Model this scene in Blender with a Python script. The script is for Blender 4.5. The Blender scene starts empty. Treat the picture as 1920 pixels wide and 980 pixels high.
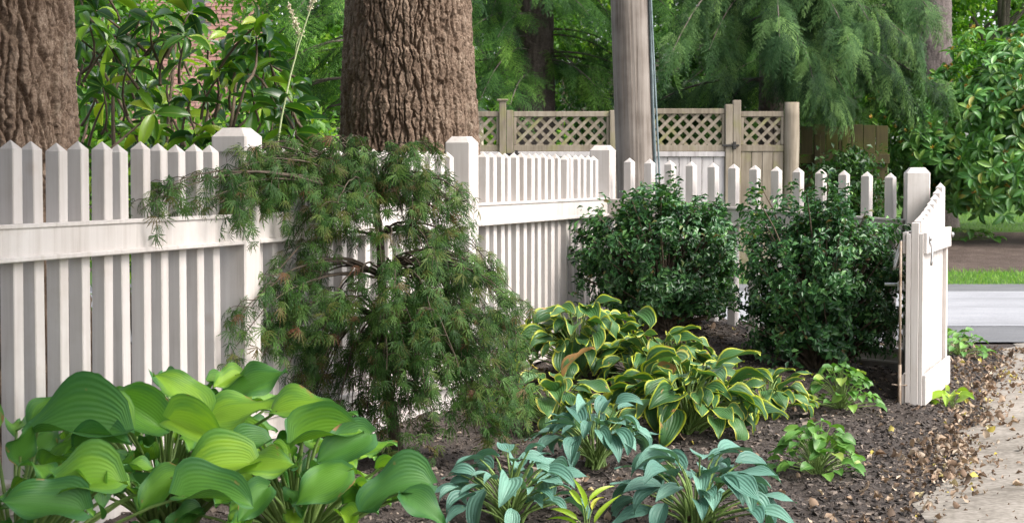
import bpy, math, time
import numpy as np
from mathutils import Matrix, Vector

T0 = time.time()
SC = bpy.context.scene
COL = SC.collection
R = math.radians
rng = np.random.default_rng(7)

# ------------------------------------------------------------------ camera
F = 3800.0 / 1920.0            # focal length in image widths
EYE = np.array([0.0, 0.0, 1.2])
TILT = math.atan(170.0 / 3800.0)
cam_d = bpy.data.cameras.new("camera")
cam_d.sensor_width = 36.0
cam_d.lens = 36.0 * F
cam_d.clip_start = 0.1
cam_d.clip_end = 500.0
cam_d.dof.use_dof = True
cam_d.dof.focus_distance = 9.0
cam_d.dof.aperture_fstop = 14.0
cam = bpy.data.objects.new("camera", cam_d)
COL.objects.link(cam)
cam.location = EYE
cam.rotation_euler = (R(90) - TILT, 0, 0)
SC.camera = cam

# ------------------------------------------------------------------ light
SUN_EL, SUN_AZ = R(46), R(119)          # azimuth clockwise from +Y
world = bpy.data.worlds.new("World")
SC.world = world
world.use_nodes = True
wn = world.node_tree.nodes
sky = wn.new("ShaderNodeTexSky")
sky.sky_type = 'NISHITA'
sky.sun_disc = False
sky.sun_elevation = SUN_EL
sky.sun_rotation = SUN_AZ
sky.dust_density = 3.0
hsv = wn.new("ShaderNodeHueSaturation")          # hazy, nearly white sky
hsv.inputs["Saturation"].default_value = 0.42
world.node_tree.links.new(sky.outputs[0], hsv.inputs["Color"])
world.node_tree.links.new(hsv.outputs[0], wn["Background"].inputs[0])
wn["Background"].inputs[1].default_value = 0.15
sun_d = bpy.data.lights.new("sun", 'SUN')
sun_d.energy = 1.35
sun_d.angle = R(28)
sun_d.color = (1.0, 0.95, 0.87)
sun = bpy.data.objects.new("sun", sun_d)
COL.objects.link(sun)
sdir = Vector((math.sin(SUN_AZ) * math.cos(SUN_EL), math.cos(SUN_AZ) * math.cos(SUN_EL), math.sin(SUN_EL)))
sun.rotation_euler = sdir.to_track_quat('Z', 'Y').to_euler()
sun.location = (8, -6, 12)
SC.view_settings.view_transform = 'Standard'
SC.view_settings.look = 'None'
SC.view_settings.gamma = 1.0
SC.view_settings.exposure = 1.55
SC.render.engine = 'CYCLES'
SC.cycles.use_denoising = True
SC.cycles.max_bounces = 8
SC.cycles.diffuse_bounces = 5
SC.cycles.transmission_bounces = 6


# ------------------------------------------------------------------ helpers
def px(x, y, Y):
    """photo pixel (1920 wide) + distance -> world point"""
    r = np.array([1.0, 0, 0]); f = np.array([0, math.cos(TILT), -math.sin(TILT)]); u = np.array([0, math.sin(TILT), math.cos(TILT)])
    d = f + r * ((x - 960) / 3800.0) + u * ((490 - y) / 3800.0)
    return EYE + d * (Y / d[1])


def to_px(P):
    P = np.atleast_2d(P) - EYE
    dep = P[:, 1] * math.cos(TILT) - P[:, 2] * math.sin(TILT)
    up = P[:, 1] * math.sin(TILT) + P[:, 2] * math.cos(TILT)
    dep = np.maximum(dep, 0.01)
    return 960 + 3800 * P[:, 0] / dep, 490 - 3800 * up / dep


def unit(v):
    v = np.asarray(v, float)
    return v / np.maximum(np.linalg.norm(v, axis=-1, keepdims=True), 1e-9)


def mesh_arrays(name, V, Fc, mat=None, uv=None, rnd=None, smooth=True):
    """V (n,3), Fc list of (m,k) arrays, uv per vertex, rnd per vertex"""
    if not isinstance(Fc, list):
        Fc = [Fc]
    Fc = [np.asarray(f, np.int32) for f in Fc if len(f)]
    me = bpy.data.meshes.new(name)
    V = np.ascontiguousarray(V, np.float32)
    me.vertices.add(len(V)); me.vertices.foreach_set("co", V.ravel())
    idx = np.concatenate([f.ravel() for f in Fc])
    tot = np.concatenate([np.full(len(f), f.shape[1], np.int32) for f in Fc])
    st = np.concatenate([[0], np.cumsum(tot)[:-1]]).astype(np.int32)
    me.loops.add(len(idx)); me.loops.foreach_set("vertex_index", idx)
    me.polygons.add(len(tot)); me.polygons.foreach_set("loop_start", st)
    me.polygons.foreach_set("use_smooth", np.full(len(tot), smooth, bool))
    if uv is not None:
        l = me.uv_layers.new(name="UVMap")
        l.data.foreach_set("uv", np.ascontiguousarray(uv, np.float32)[idx].ravel())
    if rnd is not None:
        a = me.attributes.new("rnd", 'FLOAT', 'POINT')
        a.data.foreach_set("value", np.ascontiguousarray(rnd, np.float32))
    if mat:
        me.materials.append(mat)
    me.update(calc_edges=True)
    return me


def obj(name, me, parent=None, loc=None, mat4=None):
    o = bpy.data.objects.new(name, me)
    COL.objects.link(o)
    if parent is not None:
        o.parent = parent
    if mat4 is not None:
        o.matrix_basis = mat4
    if loc is not None:
        o.location = loc
    return o


def tag(o, label=None, cat=None, group=None, kind=None):
    if label: o["label"] = label
    if cat: o["category"] = cat
    if group: o["group"] = group
    if kind: o["kind"] = kind
    return o


def empty(name, loc, label, cat, group=None):
    o = bpy.data.objects.new(name, None)
    o.empty_display_size = 0.1
    COL.objects.link(o)
    o.location = loc
    return tag(o, label, cat, group)


class MB:
    """collects simple solids into one mesh"""
    def __init__(s):
        s.v, s.q, s.t, s.n = [], [], [], 0

    def add(s, V, quads=(), tris=()):
        V = np.asarray(V, float)
        s.v.append(V)
        if len(quads): s.q.append(np.asarray(quads, int) + s.n)
        if len(tris): s.t.append(np.asarray(tris, int) + s.n)
        s.n += len(V)

    def box(s, lo, hi, M=None, bev=0.0):
        x0, y0, z0 = lo; x1, y1, z1 = hi
        if bev <= 0:
            V = np.array([[x0, y0, z0], [x1, y0, z0], [x1, y1, z0], [x0, y1, z0], [x0, y0, z1], [x1, y0, z1], [x1, y1, z1], [x0, y1, z1]])
            Q = [[0, 3, 2, 1], [4, 5, 6, 7], [0, 1, 5, 4], [1, 2, 6, 5], [2, 3, 7, 6], [3, 0, 4, 7]]
            T = []
        else:
            b = bev
            V = []
            for z in (z0, z1):
                zi = z + b if z == z0 else z - b
                for (x, y) in ((x0, y0), (x1, y0), (x1, y1), (x0, y1)):
                    xi = x + b if x == x0 else x - b
                    yi = y + b if y == y0 else y - b
                    V += [[x, yi, zi], [xi, y, zi], [xi, yi, z]]
            V = np.array(V)
            c = lambda k, j: k * 3 + j
            Q, T = [], []
            Q.append([c(0, 2), c(3, 2), c(2, 2), c(1, 2)]); Q.append([c(4, 2), c(5, 2), c(6, 2), c(7, 2)])
            Q.append([c(0, 1), c(1, 1), c(5, 1), c(4, 1)]); Q.append([c(1, 0), c(2, 0), c(6, 0), c(5, 0)])
            Q.append([c(2, 1), c(3, 1), c(7, 1), c(6, 1)]); Q.append([c(3, 0), c(0, 0), c(4, 0), c(7, 0)])
            # edges
            Q += [[c(0, 2), c(1, 2), c(1, 1), c(0, 1)], [c(1, 2), c(2, 2), c(2, 0), c(1, 0)], [c(2, 2), c(3, 2), c(3, 1), c(2, 1)], [c(3, 2), c(0, 2), c(0, 0), c(3, 0)]]
            Q += [[c(4, 1), c(5, 1), c(5, 2), c(4, 2)], [c(5, 0), c(6, 0), c(6, 2), c(5, 2)], [c(6, 1), c(7, 1), c(7, 2), c(6, 2)], [c(7, 0), c(4, 0), c(4, 2), c(7, 2)]]
            Q += [[c(0, 0), c(0, 1), c(4, 1), c(4, 0)], [c(1, 1), c(1, 0), c(5, 0), c(5, 1)], [c(2, 0), c(2, 1), c(6, 1), c(6, 0)], [c(3, 1), c(3, 0), c(7, 0), c(7, 1)]]
            T = [[c(0, 0), c(0, 2), c(0, 1)], [c(1, 0), c(1, 1), c(1, 2)], [c(2, 0), c(2, 2), c(2, 1)], [c(3, 0), c(3, 1), c(3, 2)],
                 [c(4, 0), c(4, 1), c(4, 2)], [c(5, 0), c(5, 2), c(5, 1)], [c(6, 0), c(6, 1), c(6, 2)], [c(7, 0), c(7, 2), c(7, 1)]]
        if M is not None:
            V = V @ np.asarray(M)[:3, :3].T + np.asarray(M)[:3, 3]
        s.add(V, Q, T)

    def prism_post(s, w, d, z0, z1, tip, top=0.0, bev=0.004):
        """square post; pyramid (top=0) or truncated pyramid (top = share left flat)"""
        a, b = w / 2, d / 2
        lv = [(1, z0), (1, z1), (max(top, 0.04), z1 + tip)]
        V, Q = [], []
        for k, z in lv:
            e = bev * (1 if k == 1 else 0.3)
            for (x, y) in ((-a, -b), (a, -b), (a, b), (-a, b)):
                sx, sy = np.sign(x), np.sign(y)
                p = [[x * k, y * k - sy * e], [x * k - sx * e, y * k]]
                if (sx > 0) != (sy > 0): p = p[::-1]
                V += [[q[0], q[1], z] for q in p]
        for l in range(2):
            for i in range(8):
                j = (i + 1) % 8
                Q.append([l * 8 + i, l * 8 + j, l * 8 + 8 + j, l * 8 + 8 + i])
        n0 = s.n
        s.add(V, Q, [])
        # caps
        s.q.append(np.array([[16, 17, 18, 23], [18, 19, 22, 23], [19, 20, 21, 22]]) + n0)

    def tube(s, pts, rad, n=8, cap=True):
        P = np.asarray(pts, float); k = len(P)
        rad = np.broadcast_to(np.asarray(rad, float), (k,))
        tn = unit(np.gradient(P, axis=0))
        ref = np.array([0, 0, 1.0]) if abs(tn[0][2]) < 0.9 else np.array([1.0, 0, 0])
        a = unit(np.cross(tn, ref)); b = np.cross(tn, a)
        th = np.arange(n) / n * 2 * np.pi
        V = P[:, None, :] + rad[:, None, None] * (np.cos(th)[None, :, None] * a[:, None, :] + np.sin(th)[None, :, None] * b[:, None, :])
        i = np.arange(k - 1)[:, None] * n; j = np.arange(n)[None, :]; j2 = (j + 1) % n
        Q = np.stack([i + j, i + j2, i + n + j2, i + n + j], -1).reshape(-1, 4)
        V = V.reshape(-1, 3)
        T = []
        if cap:
            V = np.vstack([V, P[0], P[-1]])
            c0, c1 = k * n, k * n + 1
            T = [[c0, (q + 1) % n, q] for q in range(n)] + [[c1, (k - 1) * n + q, (k - 1) * n + (q + 1) % n] for q in range(n)]
        s.add(V, Q, T)

    def mesh(s, name, mat, smooth=False):
        return mesh_arrays(name, np.vstack(s.v), ([np.vstack(s.q)] if s.q else []) + ([np.vstack(s.t)] if s.t else []), mat, smooth=smooth)

    def obj(s, name, mat, parent=None, smooth=False, loc=None):
        return obj(name, s.mesh(name, mat, smooth), parent, loc)


def bez(p0, p1, p2, n):
    t = np.linspace(0, 1, n)[:, None]
    return (1 - t) ** 2 * np.asarray(p0, float) + 2 * t * (1 - t) * np.asarray(p1, float) + t * t * np.asarray(p2, float)


# numpy noise -----------------------------------------------------
def _hash(i, j, s):
    h = np.sin(i * 127.1 + j * 311.7 + s * 74.7) * 43758.5453
    return h - np.floor(h)


def vnoise(x, y, s=0, perx=None):
    xi, yi = np.floor(x), np.floor(y)
    fx, fy = x - xi, y - yi
    fx = fx * fx * (3 - 2 * fx); fy = fy * fy * (3 - 2 * fy)
    w = (lambda a: np.mod(a, perx)) if perx else (lambda a: a)
    a = _hash(w(xi), yi, s); b = _hash(w(xi + 1), yi, s); c = _hash(w(xi), yi + 1, s); d = _hash(w(xi + 1), yi + 1, s)
    return (a * (1 - fx) + b * fx) * (1 - fy) + (c * (1 - fx) + d * fx) * fy


def worley(x, y, s=0, perx=None):
    xi, yi = np.floor(x), np.floor(y)
    f1 = np.full(x.shape, 9.0); f2 = np.full(x.shape, 9.0); idv = np.zeros(x.shape)
    for dx in (-1, 0, 1):
        for dy in (-1, 0, 1):
            cx, cy = xi + dx, yi + dy
            wx = np.mod(cx, perx) if perx else cx
            qx = cx + 0.15 + 0.7 * _hash(wx, cy, s); qy = cy + 0.1 + 0.8 * _hash(wx, cy, s + 5.3)
            d = np.hypot(x - qx, y - qy)
            near = d < f1
            f2 = np.where(near, f1, np.minimum(f2, d))
            idv = np.where(near, _hash(wx, cy, s + 9.1), idv)
            f1 = np.where(near, d, f1)
    return f1, f2, idv


# leaf templates ---------------------------------------------------
def leaf_grid(nl, nw, wfun, width, fold=0.12, droop=0.6, wave=0.0, cord=0.0, twist=0.0, ripple=0.0, seed=0):
    """blade of length 1 along +Y, normal +Z; returns V, quads, uv (u across 0..1, v along)"""
    v = np.linspace(0, 1, nl + 1); u = np.linspace(-1, 1, nw + 1)
    th = -droop * v ** 1.2
    dy, dz = np.cos(th), np.sin(th)
    yc = np.concatenate([[0], np.cumsum((dy[1:] + dy[:-1]) / 2 / nl)]); zc = np.concatenate([[0], np.cumsum((dz[1:] + dz[:-1]) / 2 / nl)])
    w = np.array([wfun(t) for t in v]) * width / 2
    U, W = np.meshgrid(u, w); VV = np.repeat(v[:, None], nw + 1, 1)
    X = U * W
    h = fold * np.abs(U) ** 1.3 * W * 2 + wave * np.sin(VV * 9 + seed + U * 1.2) * np.abs(U) ** 2 * width * 0.5
    h = h + ripple * np.cos(U * np.pi * 7) * W
    tw = twist * VV
    X2 = X * np.cos(tw) - h * np.sin(tw); h2 = X * np.sin(tw) + h * np.cos(tw)
    Y = yc[:, None] - np.sin(th)[:, None] * h2 - cord * np.abs(U) ** 1.4 * (1 - VV) ** 5
    Z = zc[:, None] + np.cos(th)[:, None] * h2
    V = np.stack([X2, Y, Z], -1).reshape(-1, 3)
    i, j = np.meshgrid(np.arange(nl), np.arange(nw), indexing='ij')
    a = i * (nw + 1) + j
    Q = np.stack([a, a + 1, a + nw + 2, a + nw + 1], -1).reshape(-1, 4)
    uv = np.stack([(U + 1) / 2, VV], -1).reshape(-1, 2)
    return V, Q, uv


def frames(d, n):
    """rotation matrices whose Y is d and whose Z leans to n"""
    d = unit(d); n = np.asarray(n, float)
    z = unit(n - (n * d).sum(-1, keepdims=True) * d)
    x = np.cross(d, z)
    return np.stack([x, d, z], -1)


def merged(name, tmpl, Rm, P, S, mat, parent=None, kind="stuff", smooth=True):
    """many copies of the templates in one mesh; tmpl a list, chosen in turn"""
    Vs, Qs, Us, Rn, off = [], [], [], [], 0
    N = len(P)
    S = np.broadcast_to(np.asarray(S, float), (N,))
    for k, (tv, tq, tu) in enumerate(tmpl):
        sel = np.arange(k, N, len(tmpl))
        if not len(sel): continue
        V = np.einsum('nij,vj->nvi', Rm[sel] * S[sel][:, None, None], tv) + P[sel][:, None, :]
        Q = (tq[None] + (np.arange(len(sel)) * len(tv))[:, None, None]).reshape(-1, tq.shape[1]) + off
        Vs.append(V.reshape(-1, 3)); Qs.append(Q); Us.append(np.tile(tu, (len(sel), 1)))
        Rn.append(np.repeat(rng.random(len(sel)), len(tv)))
        off += len(sel) * len(tv)
    me = mesh_arrays(name, np.vstack(Vs), np.vstack(Qs), mat, np.vstack(Us), np.concatenate(Rn), smooth)
    o = obj(name, me, parent)
    if kind: o["kind"] = kind
    return o


def leaf_objects(name, meshes, Rm, P, S, parent):
    S = np.broadcast_to(np.asarray(S, float), (len(P),))
    for i in range(len(P)):
        M = Matrix(((*(Rm[i][0] * S[i]), P[i][0]), (*(Rm[i][1] * S[i]), P[i][1]), (*(Rm[i][2] * S[i]), P[i][2]), (0, 0, 0, 1)))
        obj(name, meshes[i % len(meshes)], parent, mat4=M)


def split_leaves(base, tmpl, Rm, P, S, mat, parent, nmax=300, name="leaf", rest="foliage"):
    """the nmax nearest leaves in frame as parts, the rest joined"""
    S = np.broadcast_to(np.asarray(S, float), (len(P),))
    W = P + np.asarray(base)
    x, y = to_px(W)
    score = S / W[:, 1] * 10 - 0.6 * (W[:, 1] - W[:, 1].min())
    inside = (x > 5) & (x < 1915) & (y > 5) & (y < 975)
    score = np.where(inside, score, -1e6)
    order = np.argsort(-score)
    a, b = order[:nmax], order[nmax:]
    meshes = [mesh_arrays(name, tv, tq, mat, tu) for tv, tq, tu in tmpl]
    leaf_objects(name, meshes, Rm[a], P[a], S[a], parent)
    if len(b):
        merged(rest, tmpl, Rm[b], P[b], S[b], mat, parent)


# ------------------------------------------------------------------ materials
def new_mat(name):
    m = bpy.data.materials.new(name); m.use_nodes = True
    nt = m.node_tree
    return m, nt, nt.nodes, nt.links, nt.nodes["Principled BSDF"], nt.nodes["Material Output"]


def ramp(nodes, stops):
    r = nodes.new("ShaderNodeValToRGB")
    e = r.color_ramp.elements
    while len(e) > 1: e.remove(e[-1])
    e[0].position = stops[0][0]; e[0].color = (*stops[0][1], 1)
    for p, c in stops[1:]:
        q = e.new(p); q.color = (*c, 1)
    return r


def math_n(nodes, links, op, a, b=None):
    n = nodes.new("ShaderNodeMath"); n.operation = op
    for k, val in enumerate((a, b)):
        if val is None: continue
        if isinstance(val, (int, float)): n.inputs[k].default_value = val
        else: links.new(val, n.inputs[k])
    return n.outputs[0]


def rnd_socket(nodes, links):
    at = nodes.new("ShaderNodeAttribute"); at.attribute_name = "rnd"
    oi = nodes.new("ShaderNodeObjectInfo")
    return math_n(nodes, links, 'FRACT', math_n(nodes, links, 'ADD', at.outputs["Fac"], oi.outputs["Random"]))


def mixc(nodes, links, fac, a, b, mode='MIX'):
    n = nodes.new("ShaderNodeMix"); n.data_type = 'RGBA'; n.blend_type = mode
    for sock, val in ((n.inputs[0], fac), (n.inputs[6], a), (n.inputs[7], b)):
        if isinstance(val, (int, float)): sock.default_value = val
        elif isinstance(val, tuple): sock.default_value = (*val, 1)
        else: links.new(val, sock)
    return n.outputs[2]


def leaf_mat(name, stops, rough=0.45, trans=0.3, spec=0.5, tcol=None, midrib=None, patch=None):
    m, nt, nodes, links, bs, out = new_mat(name)
    r = rnd_socket(nodes, links)
    rp = ramp(nodes, stops); links.new(r, rp.inputs[0])
    col = rp.outputs[0]
    geo = nodes.new("ShaderNodeNewGeometry")
    ns = nodes.new("ShaderNodeTexNoise"); ns.inputs["Scale"].default_value = 2.2; ns.inputs["Detail"].default_value = 3
    links.new(geo.outputs["Position"], ns.inputs["Vector"])
    hs = nodes.new("ShaderNodeHueSaturation")
    links.new(math_n(nodes, links, 'MULTIPLY_ADD', ns.outputs[0], 0.9), hs.inputs["Value"])
    hs.inputs["Value"].links[0].from_node.inputs[2].default_value = 0.55
    links.new(col, hs.inputs["Color"]); col = hs.outputs[0]
    uv = nodes.new("ShaderNodeUVMap"); sp = nodes.new("ShaderNodeSeparateXYZ"); links.new(uv.outputs[0], sp.inputs[0])
    if midrib:
        d = math_n(nodes, links, 'ABSOLUTE', math_n(nodes, links, 'SUBTRACT', sp.outputs[0], 0.5))
        f = math_n(nodes, links, 'LESS_THAN', d, 0.045)
        col = mixc(nodes, links, math_n(nodes, links, 'MULTIPLY', f, 0.6), col, midrib)
    links.new(col, bs.inputs["Base Color"])
    bs.inputs["Roughness"].default_value = rough
    bs.inputs["Specular IOR Level"].default_value = spec
    tr = nodes.new("ShaderNodeBsdfTranslucent")
    tc = mixc(nodes, links, 1.0, col, tcol or (1.15, 1.25, 0.5), 'MULTIPLY')
    links.new(tc, tr.inputs[0])
    mx = nodes.new("ShaderNodeMixShader"); mx.inputs[0].default_value = trans
    links.new(bs.outputs[0], mx.inputs[1]); links.new(tr.outputs[0], mx.inputs[2])
    links.new(mx.outputs[0], out.inputs[0])
    return m


def hosta_mat(name, centre, margin, edge, soft, veins=16.0, rough=0.42, trans=0.28, blot=0.0, spec=0.4, brown=0.0, vein_col=0.25, wild=None, bump=.3):
    m, nt, nodes, links, bs, out = new_mat(name)
    r = rnd_socket(nodes, links)
    uv = nodes.new("ShaderNodeUVMap"); sp = nodes.new("ShaderNodeSeparateXYZ"); links.new(uv.outputs[0], sp.inputs[0])
    d = math_n(nodes, links, 'MULTIPLY', math_n(nodes, links, 'ABSOLUTE', math_n(nodes, links, 'SUBTRACT', sp.outputs[0], 0.5)), 2.0)
    cmb = nodes.new("ShaderNodeCombineXYZ")
    links.new(math_n(nodes, links, 'MULTIPLY', sp.outputs[0], 9.0), cmb.inputs[0]); links.new(math_n(nodes, links, 'MULTIPLY', sp.outputs[1], 2.2), cmb.inputs[1])
    links.new(math_n(nodes, links, 'MULTIPLY', r, 40.0), cmb.inputs[2])
    ns = nodes.new("ShaderNodeTexNoise"); ns.inputs["Scale"].default_value = 1.0; ns.inputs["Detail"].default_value = 3
    links.new(cmb.outputs[0], ns.inputs["Vector"])
    nv = math_n(nodes, links, 'SUBTRACT', ns.outputs[0], 0.5)
    tip = math_n(nodes, links, 'MULTIPLY', math_n(nodes, links, 'POWER', sp.outputs[1], 6.0), 0.35)
    dd = math_n(nodes, links, 'ADD', math_n(nodes, links, 'ADD', d, tip), math_n(nodes, links, 'MULTIPLY', nv, wild or (0.55 if soft > 0.1 else 0.3)))
    mr = nodes.new("ShaderNodeMapRange"); mr.inputs[1].default_value = edge - soft; mr.inputs[2].default_value = edge + soft
    links.new(dd, mr.inputs[0])
    rc = ramp(nodes, centre); links.new(r, rc.inputs[0])
    rm_ = ramp(nodes, margin); links.new(r, rm_.inputs[0])
    col = mixc(nodes, links, mr.outputs[0], rc.outputs[0], rm_.outputs[0])
    vs = math_n(nodes, links, 'SINE', math_n(nodes, links, 'MULTIPLY', sp.outputs[0], veins * 2 * math.pi))
    vm = math_n(nodes, links, 'MULTIPLY_ADD', vs, vein_col * 0.5); nt.nodes[-1].inputs[2].default_value = 1.0
    hs = nodes.new("ShaderNodeHueSaturation"); links.new(vm, hs.inputs["Value"]); links.new(col, hs.inputs["Color"]); col = hs.outputs[0]
    if brown > 0:
        n2 = nodes.new("ShaderNodeTexNoise"); n2.inputs["Scale"].default_value = 1.0; n2.inputs["Detail"].default_value = 4
        c2 = nodes.new("ShaderNodeCombineXYZ")
        links.new(math_n(nodes, links, 'MULTIPLY', sp.outputs[0], 2.5), c2.inputs[0]); links.new(math_n(nodes, links, 'MULTIPLY', sp.outputs[1], 3.0), c2.inputs[1])
        links.new(math_n(nodes, links, 'MULTIPLY', r, 91.0), c2.inputs[2]); links.new(c2.outputs[0], n2.inputs["Vector"])
        b2 = nodes.new("ShaderNodeMapRange"); b2.inputs[1].default_value = 1 - brown; b2.inputs[2].default_value = 1 - brown + 0.06
        links.new(math_n(nodes, links, 'ADD', n2.outputs[0], math_n(nodes, links, 'MULTIPLY', d, 0.12)), b2.inputs[0])
        col = mixc(nodes, links, b2.outputs[0], col, (0.36, 0.2, 0.08))
    links.new(col, bs.inputs["Base Color"])
    bs.inputs["Roughness"].default_value = rough
    bs.inputs["Specular IOR Level"].default_value = spec
    bp = nodes.new("ShaderNodeBump"); bp.inputs["Strength"].default_value = bump; bp.inputs["Distance"].default_value = 0.004
    links.new(math_n(nodes, links, 'ADD', vs, math_n(nodes, links, 'MULTIPLY', ns.outputs[0], 1.5)), bp.inputs["Height"])
    links.new(bp.outputs[0], bs.inputs["Normal"])
    tr = nodes.new("ShaderNodeBsdfTranslucent"); links.new(mixc(nodes, links, 1.0, col, (1.1, 1.2, 0.5), 'MULTIPLY'), tr.inputs[0])
    mx = nodes.new("ShaderNodeMixShader"); mx.inputs[0].default_value = trans
    links.new(bs.outputs[0], mx.inputs[1]); links.new(tr.outputs[0], mx.inputs[2]); links.new(mx.outputs[0], out.inputs[0])
    return m


def wood_mat(name, stops, scale=(30, 30, 2.2), rough=0.75, bump=0.4, moss=None, dirt=None, dist=0.003, knots=False, spec=0.3):
    m, nt, nodes, links, bs, out = new_mat(name)
    tc = nodes.new("ShaderNodeTexCoord"); oi = nodes.new("ShaderNodeObjectInfo")
    mp = nodes.new("ShaderNodeMapping"); mp.inputs["Scale"].default_value = scale
    ad = nodes.new("ShaderNodeVectorMath"); ad.operation = 'ADD'
    cm = nodes.new("ShaderNodeCombineXYZ")
    for k, f in enumerate((3.1, 7.7, 13.3)): links.new(math_n(nodes, links, 'MULTIPLY', oi.outputs["Random"], f), cm.inputs[k])
    links.new(tc.outputs["Object"], ad.inputs[0]); links.new(cm.outputs[0], ad.inputs[1]); links.new(ad.outputs[0], mp.inputs[0])
    ns = nodes.new("ShaderNodeTexNoise"); ns.inputs["Scale"].default_value = 1.0; ns.inputs["Detail"].default_value = 6; ns.inputs["Roughness"].default_value = 0.65
    links.new(mp.outputs[0], ns.inputs["Vector"])
    n2 = nodes.new("ShaderNodeTexNoise"); n2.inputs["Scale"].default_value = 5.0; n2.inputs["Detail"].default_value = 5
    links.new(ad.outputs[0], n2.inputs["Vector"])
    v = math_n(nodes, links, 'ADD', math_n(nodes, links, 'MULTIPLY', ns.outputs[0], 0.65), math_n(nodes, links, 'MULTIPLY', n2.outputs[0], 0.35))
    v = math_n(nodes, links, 'ADD', v, math_n(nodes, links, 'MULTIPLY', math_n(nodes, links, 'SUBTRACT', oi.outputs["Random"], 0.5), 0.09))
    rp = ramp(nodes, stops); links.new(v, rp.inputs[0]); col = rp.outputs[0]
    if dirt:
        n3 = nodes.new("ShaderNodeTexNoise"); n3.inputs["Scale"].default_value = 2.3; n3.inputs["Detail"].default_value = 8; n3.inputs["Roughness"].default_value = 0.7
        links.new(ad.outputs[0], n3.inputs["Vector"])
        mr = nodes.new("ShaderNodeMapRange"); mr.inputs[1].default_value = dirt[1]; mr.inputs[2].default_value = dirt[1] + 0.25; mr.inputs[4].default_value = dirt[2]
        links.new(n3.outputs[0], mr.inputs[0])
        col = mixc(nodes, links, mr.outputs[0], col, dirt[0])
    if moss:
        n4 = nodes.new("ShaderNodeTexNoise"); n4.inputs["Scale"].default_value = 3.5; n4.inputs["Detail"].default_value = 7
        links.new(ad.outputs[0], n4.inputs["Vector"])
        mr = nodes.new("ShaderNodeMapRange"); mr.inputs[1].default_value = moss[1]; mr.inputs[2].default_value = moss[1] + 0.2; mr.inputs[4].default_value = 0.85
        links.new(n4.outputs[0], mr.inputs[0])
        col = mixc(nodes, links, mr.outputs[0], col, moss[0])
    if knots:
        vo = nodes.new("ShaderNodeTexVoronoi"); vo.inputs["Scale"].default_value = 4.0
        links.new(ad.outputs[0], vo.inputs["Vector"])
        mr = nodes.new("ShaderNodeMapRange"); mr.inputs[1].default_value = 0.03; mr.inputs[2].default_value = 0.11; mr.inputs[3].default_value = 0.4; mr.inputs[4].default_value = 0
        links.new(vo.outputs["Distance"], mr.inputs[0])
        col = mixc(nodes, links, mr.outputs[0], col, (0.42, 0.34, 0.29))
    links.new(col, bs.inputs["Base Color"]); bs.inputs["Roughness"].default_value = rough
    bs.inputs["Specular IOR Level"].default_value = spec
    bp = nodes.new("ShaderNodeBump"); bp.inputs["Strength"].default_value = bump; bp.inputs["Distance"].default_value = dist
    links.new(ns.outputs[0], bp.inputs["Height"]); links.new(bp.outputs[0], bs.inputs["Normal"])
    return m


def noise_mat(name, stops, scale=6.0, rough=0.9, bump=0.5, dist=0.01, detail=8, fine=None, spec=0.3, metal=0.0, patch=None):
    m, nt, nodes, links, bs, out = new_mat(name)
    tc = nodes.new("ShaderNodeTexCoord")
    ns = nodes.new("ShaderNodeTexNoise"); ns.inputs["Scale"].default_value = scale; ns.inputs["Detail"].default_value = detail; ns.inputs["Roughness"].default_value = 0.65
    links.new(tc.outputs["Object"], ns.inputs["Vector"])
    v = ns.outputs[0]
    if fine:
        n2 = nodes.new("ShaderNodeTexNoise"); n2.inputs["Scale"].default_value = fine; n2.inputs["Detail"].default_value = 4
        links.new(tc.outputs["Object"], n2.inputs["Vector"])
        v = math_n(nodes, links, 'ADD', math_n(nodes, links, 'MULTIPLY', v, 0.5), math_n(nodes, links, 'MULTIPLY', n2.outputs[0], 0.5))
    rp = ramp(nodes, stops); links.new(v, rp.inputs[0]); col = rp.outputs[0]
    if patch:                       # stains, lichen, wear: (colour, noise scale, threshold, amount)
        mp = nodes.new("ShaderNodeMapping"); mp.inputs["Scale"].default_value = patch[4] if len(patch) > 4 else (1, 1, 1)
        links.new(tc.outputs["Object"], mp.inputs[0])
        n3 = nodes.new("ShaderNodeTexNoise"); n3.inputs["Scale"].default_value = patch[1]; n3.inputs["Detail"].default_value = 7; n3.inputs["Roughness"].default_value = .65
        links.new(mp.outputs[0], n3.inputs["Vector"])
        mr = nodes.new("ShaderNodeMapRange"); mr.inputs[1].default_value = patch[2]; mr.inputs[2].default_value = patch[2] + .12; mr.inputs[4].default_value = patch[3]
        links.new(n3.outputs[0], mr.inputs[0]); col = mixc(nodes, links, mr.outputs[0], col, patch[0])
    links.new(col, bs.inputs["Base Color"]); bs.inputs["Roughness"].default_value = rough
    bs.inputs["Specular IOR Level"].default_value = spec; bs.inputs["Metallic"].default_value = metal
    if bump:
        bp = nodes.new("ShaderNodeBump"); bp.inputs["Strength"].default_value = bump; bp.inputs["Distance"].default_value = dist
        links.new(v, bp.inputs["Height"]); links.new(bp.outputs[0], bs.inputs["Normal"])
    return m


def chip_mat(name, stops, rough=0.85):
    m, nt, nodes, links, bs, out = new_mat(name)
    r = rnd_socket(nodes, links); rp = ramp(nodes, stops); links.new(r, rp.inputs[0])
    links.new(rp.outputs[0], bs.inputs["Base Color"]); bs.inputs["Roughness"].default_value = rough
    return m


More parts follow.
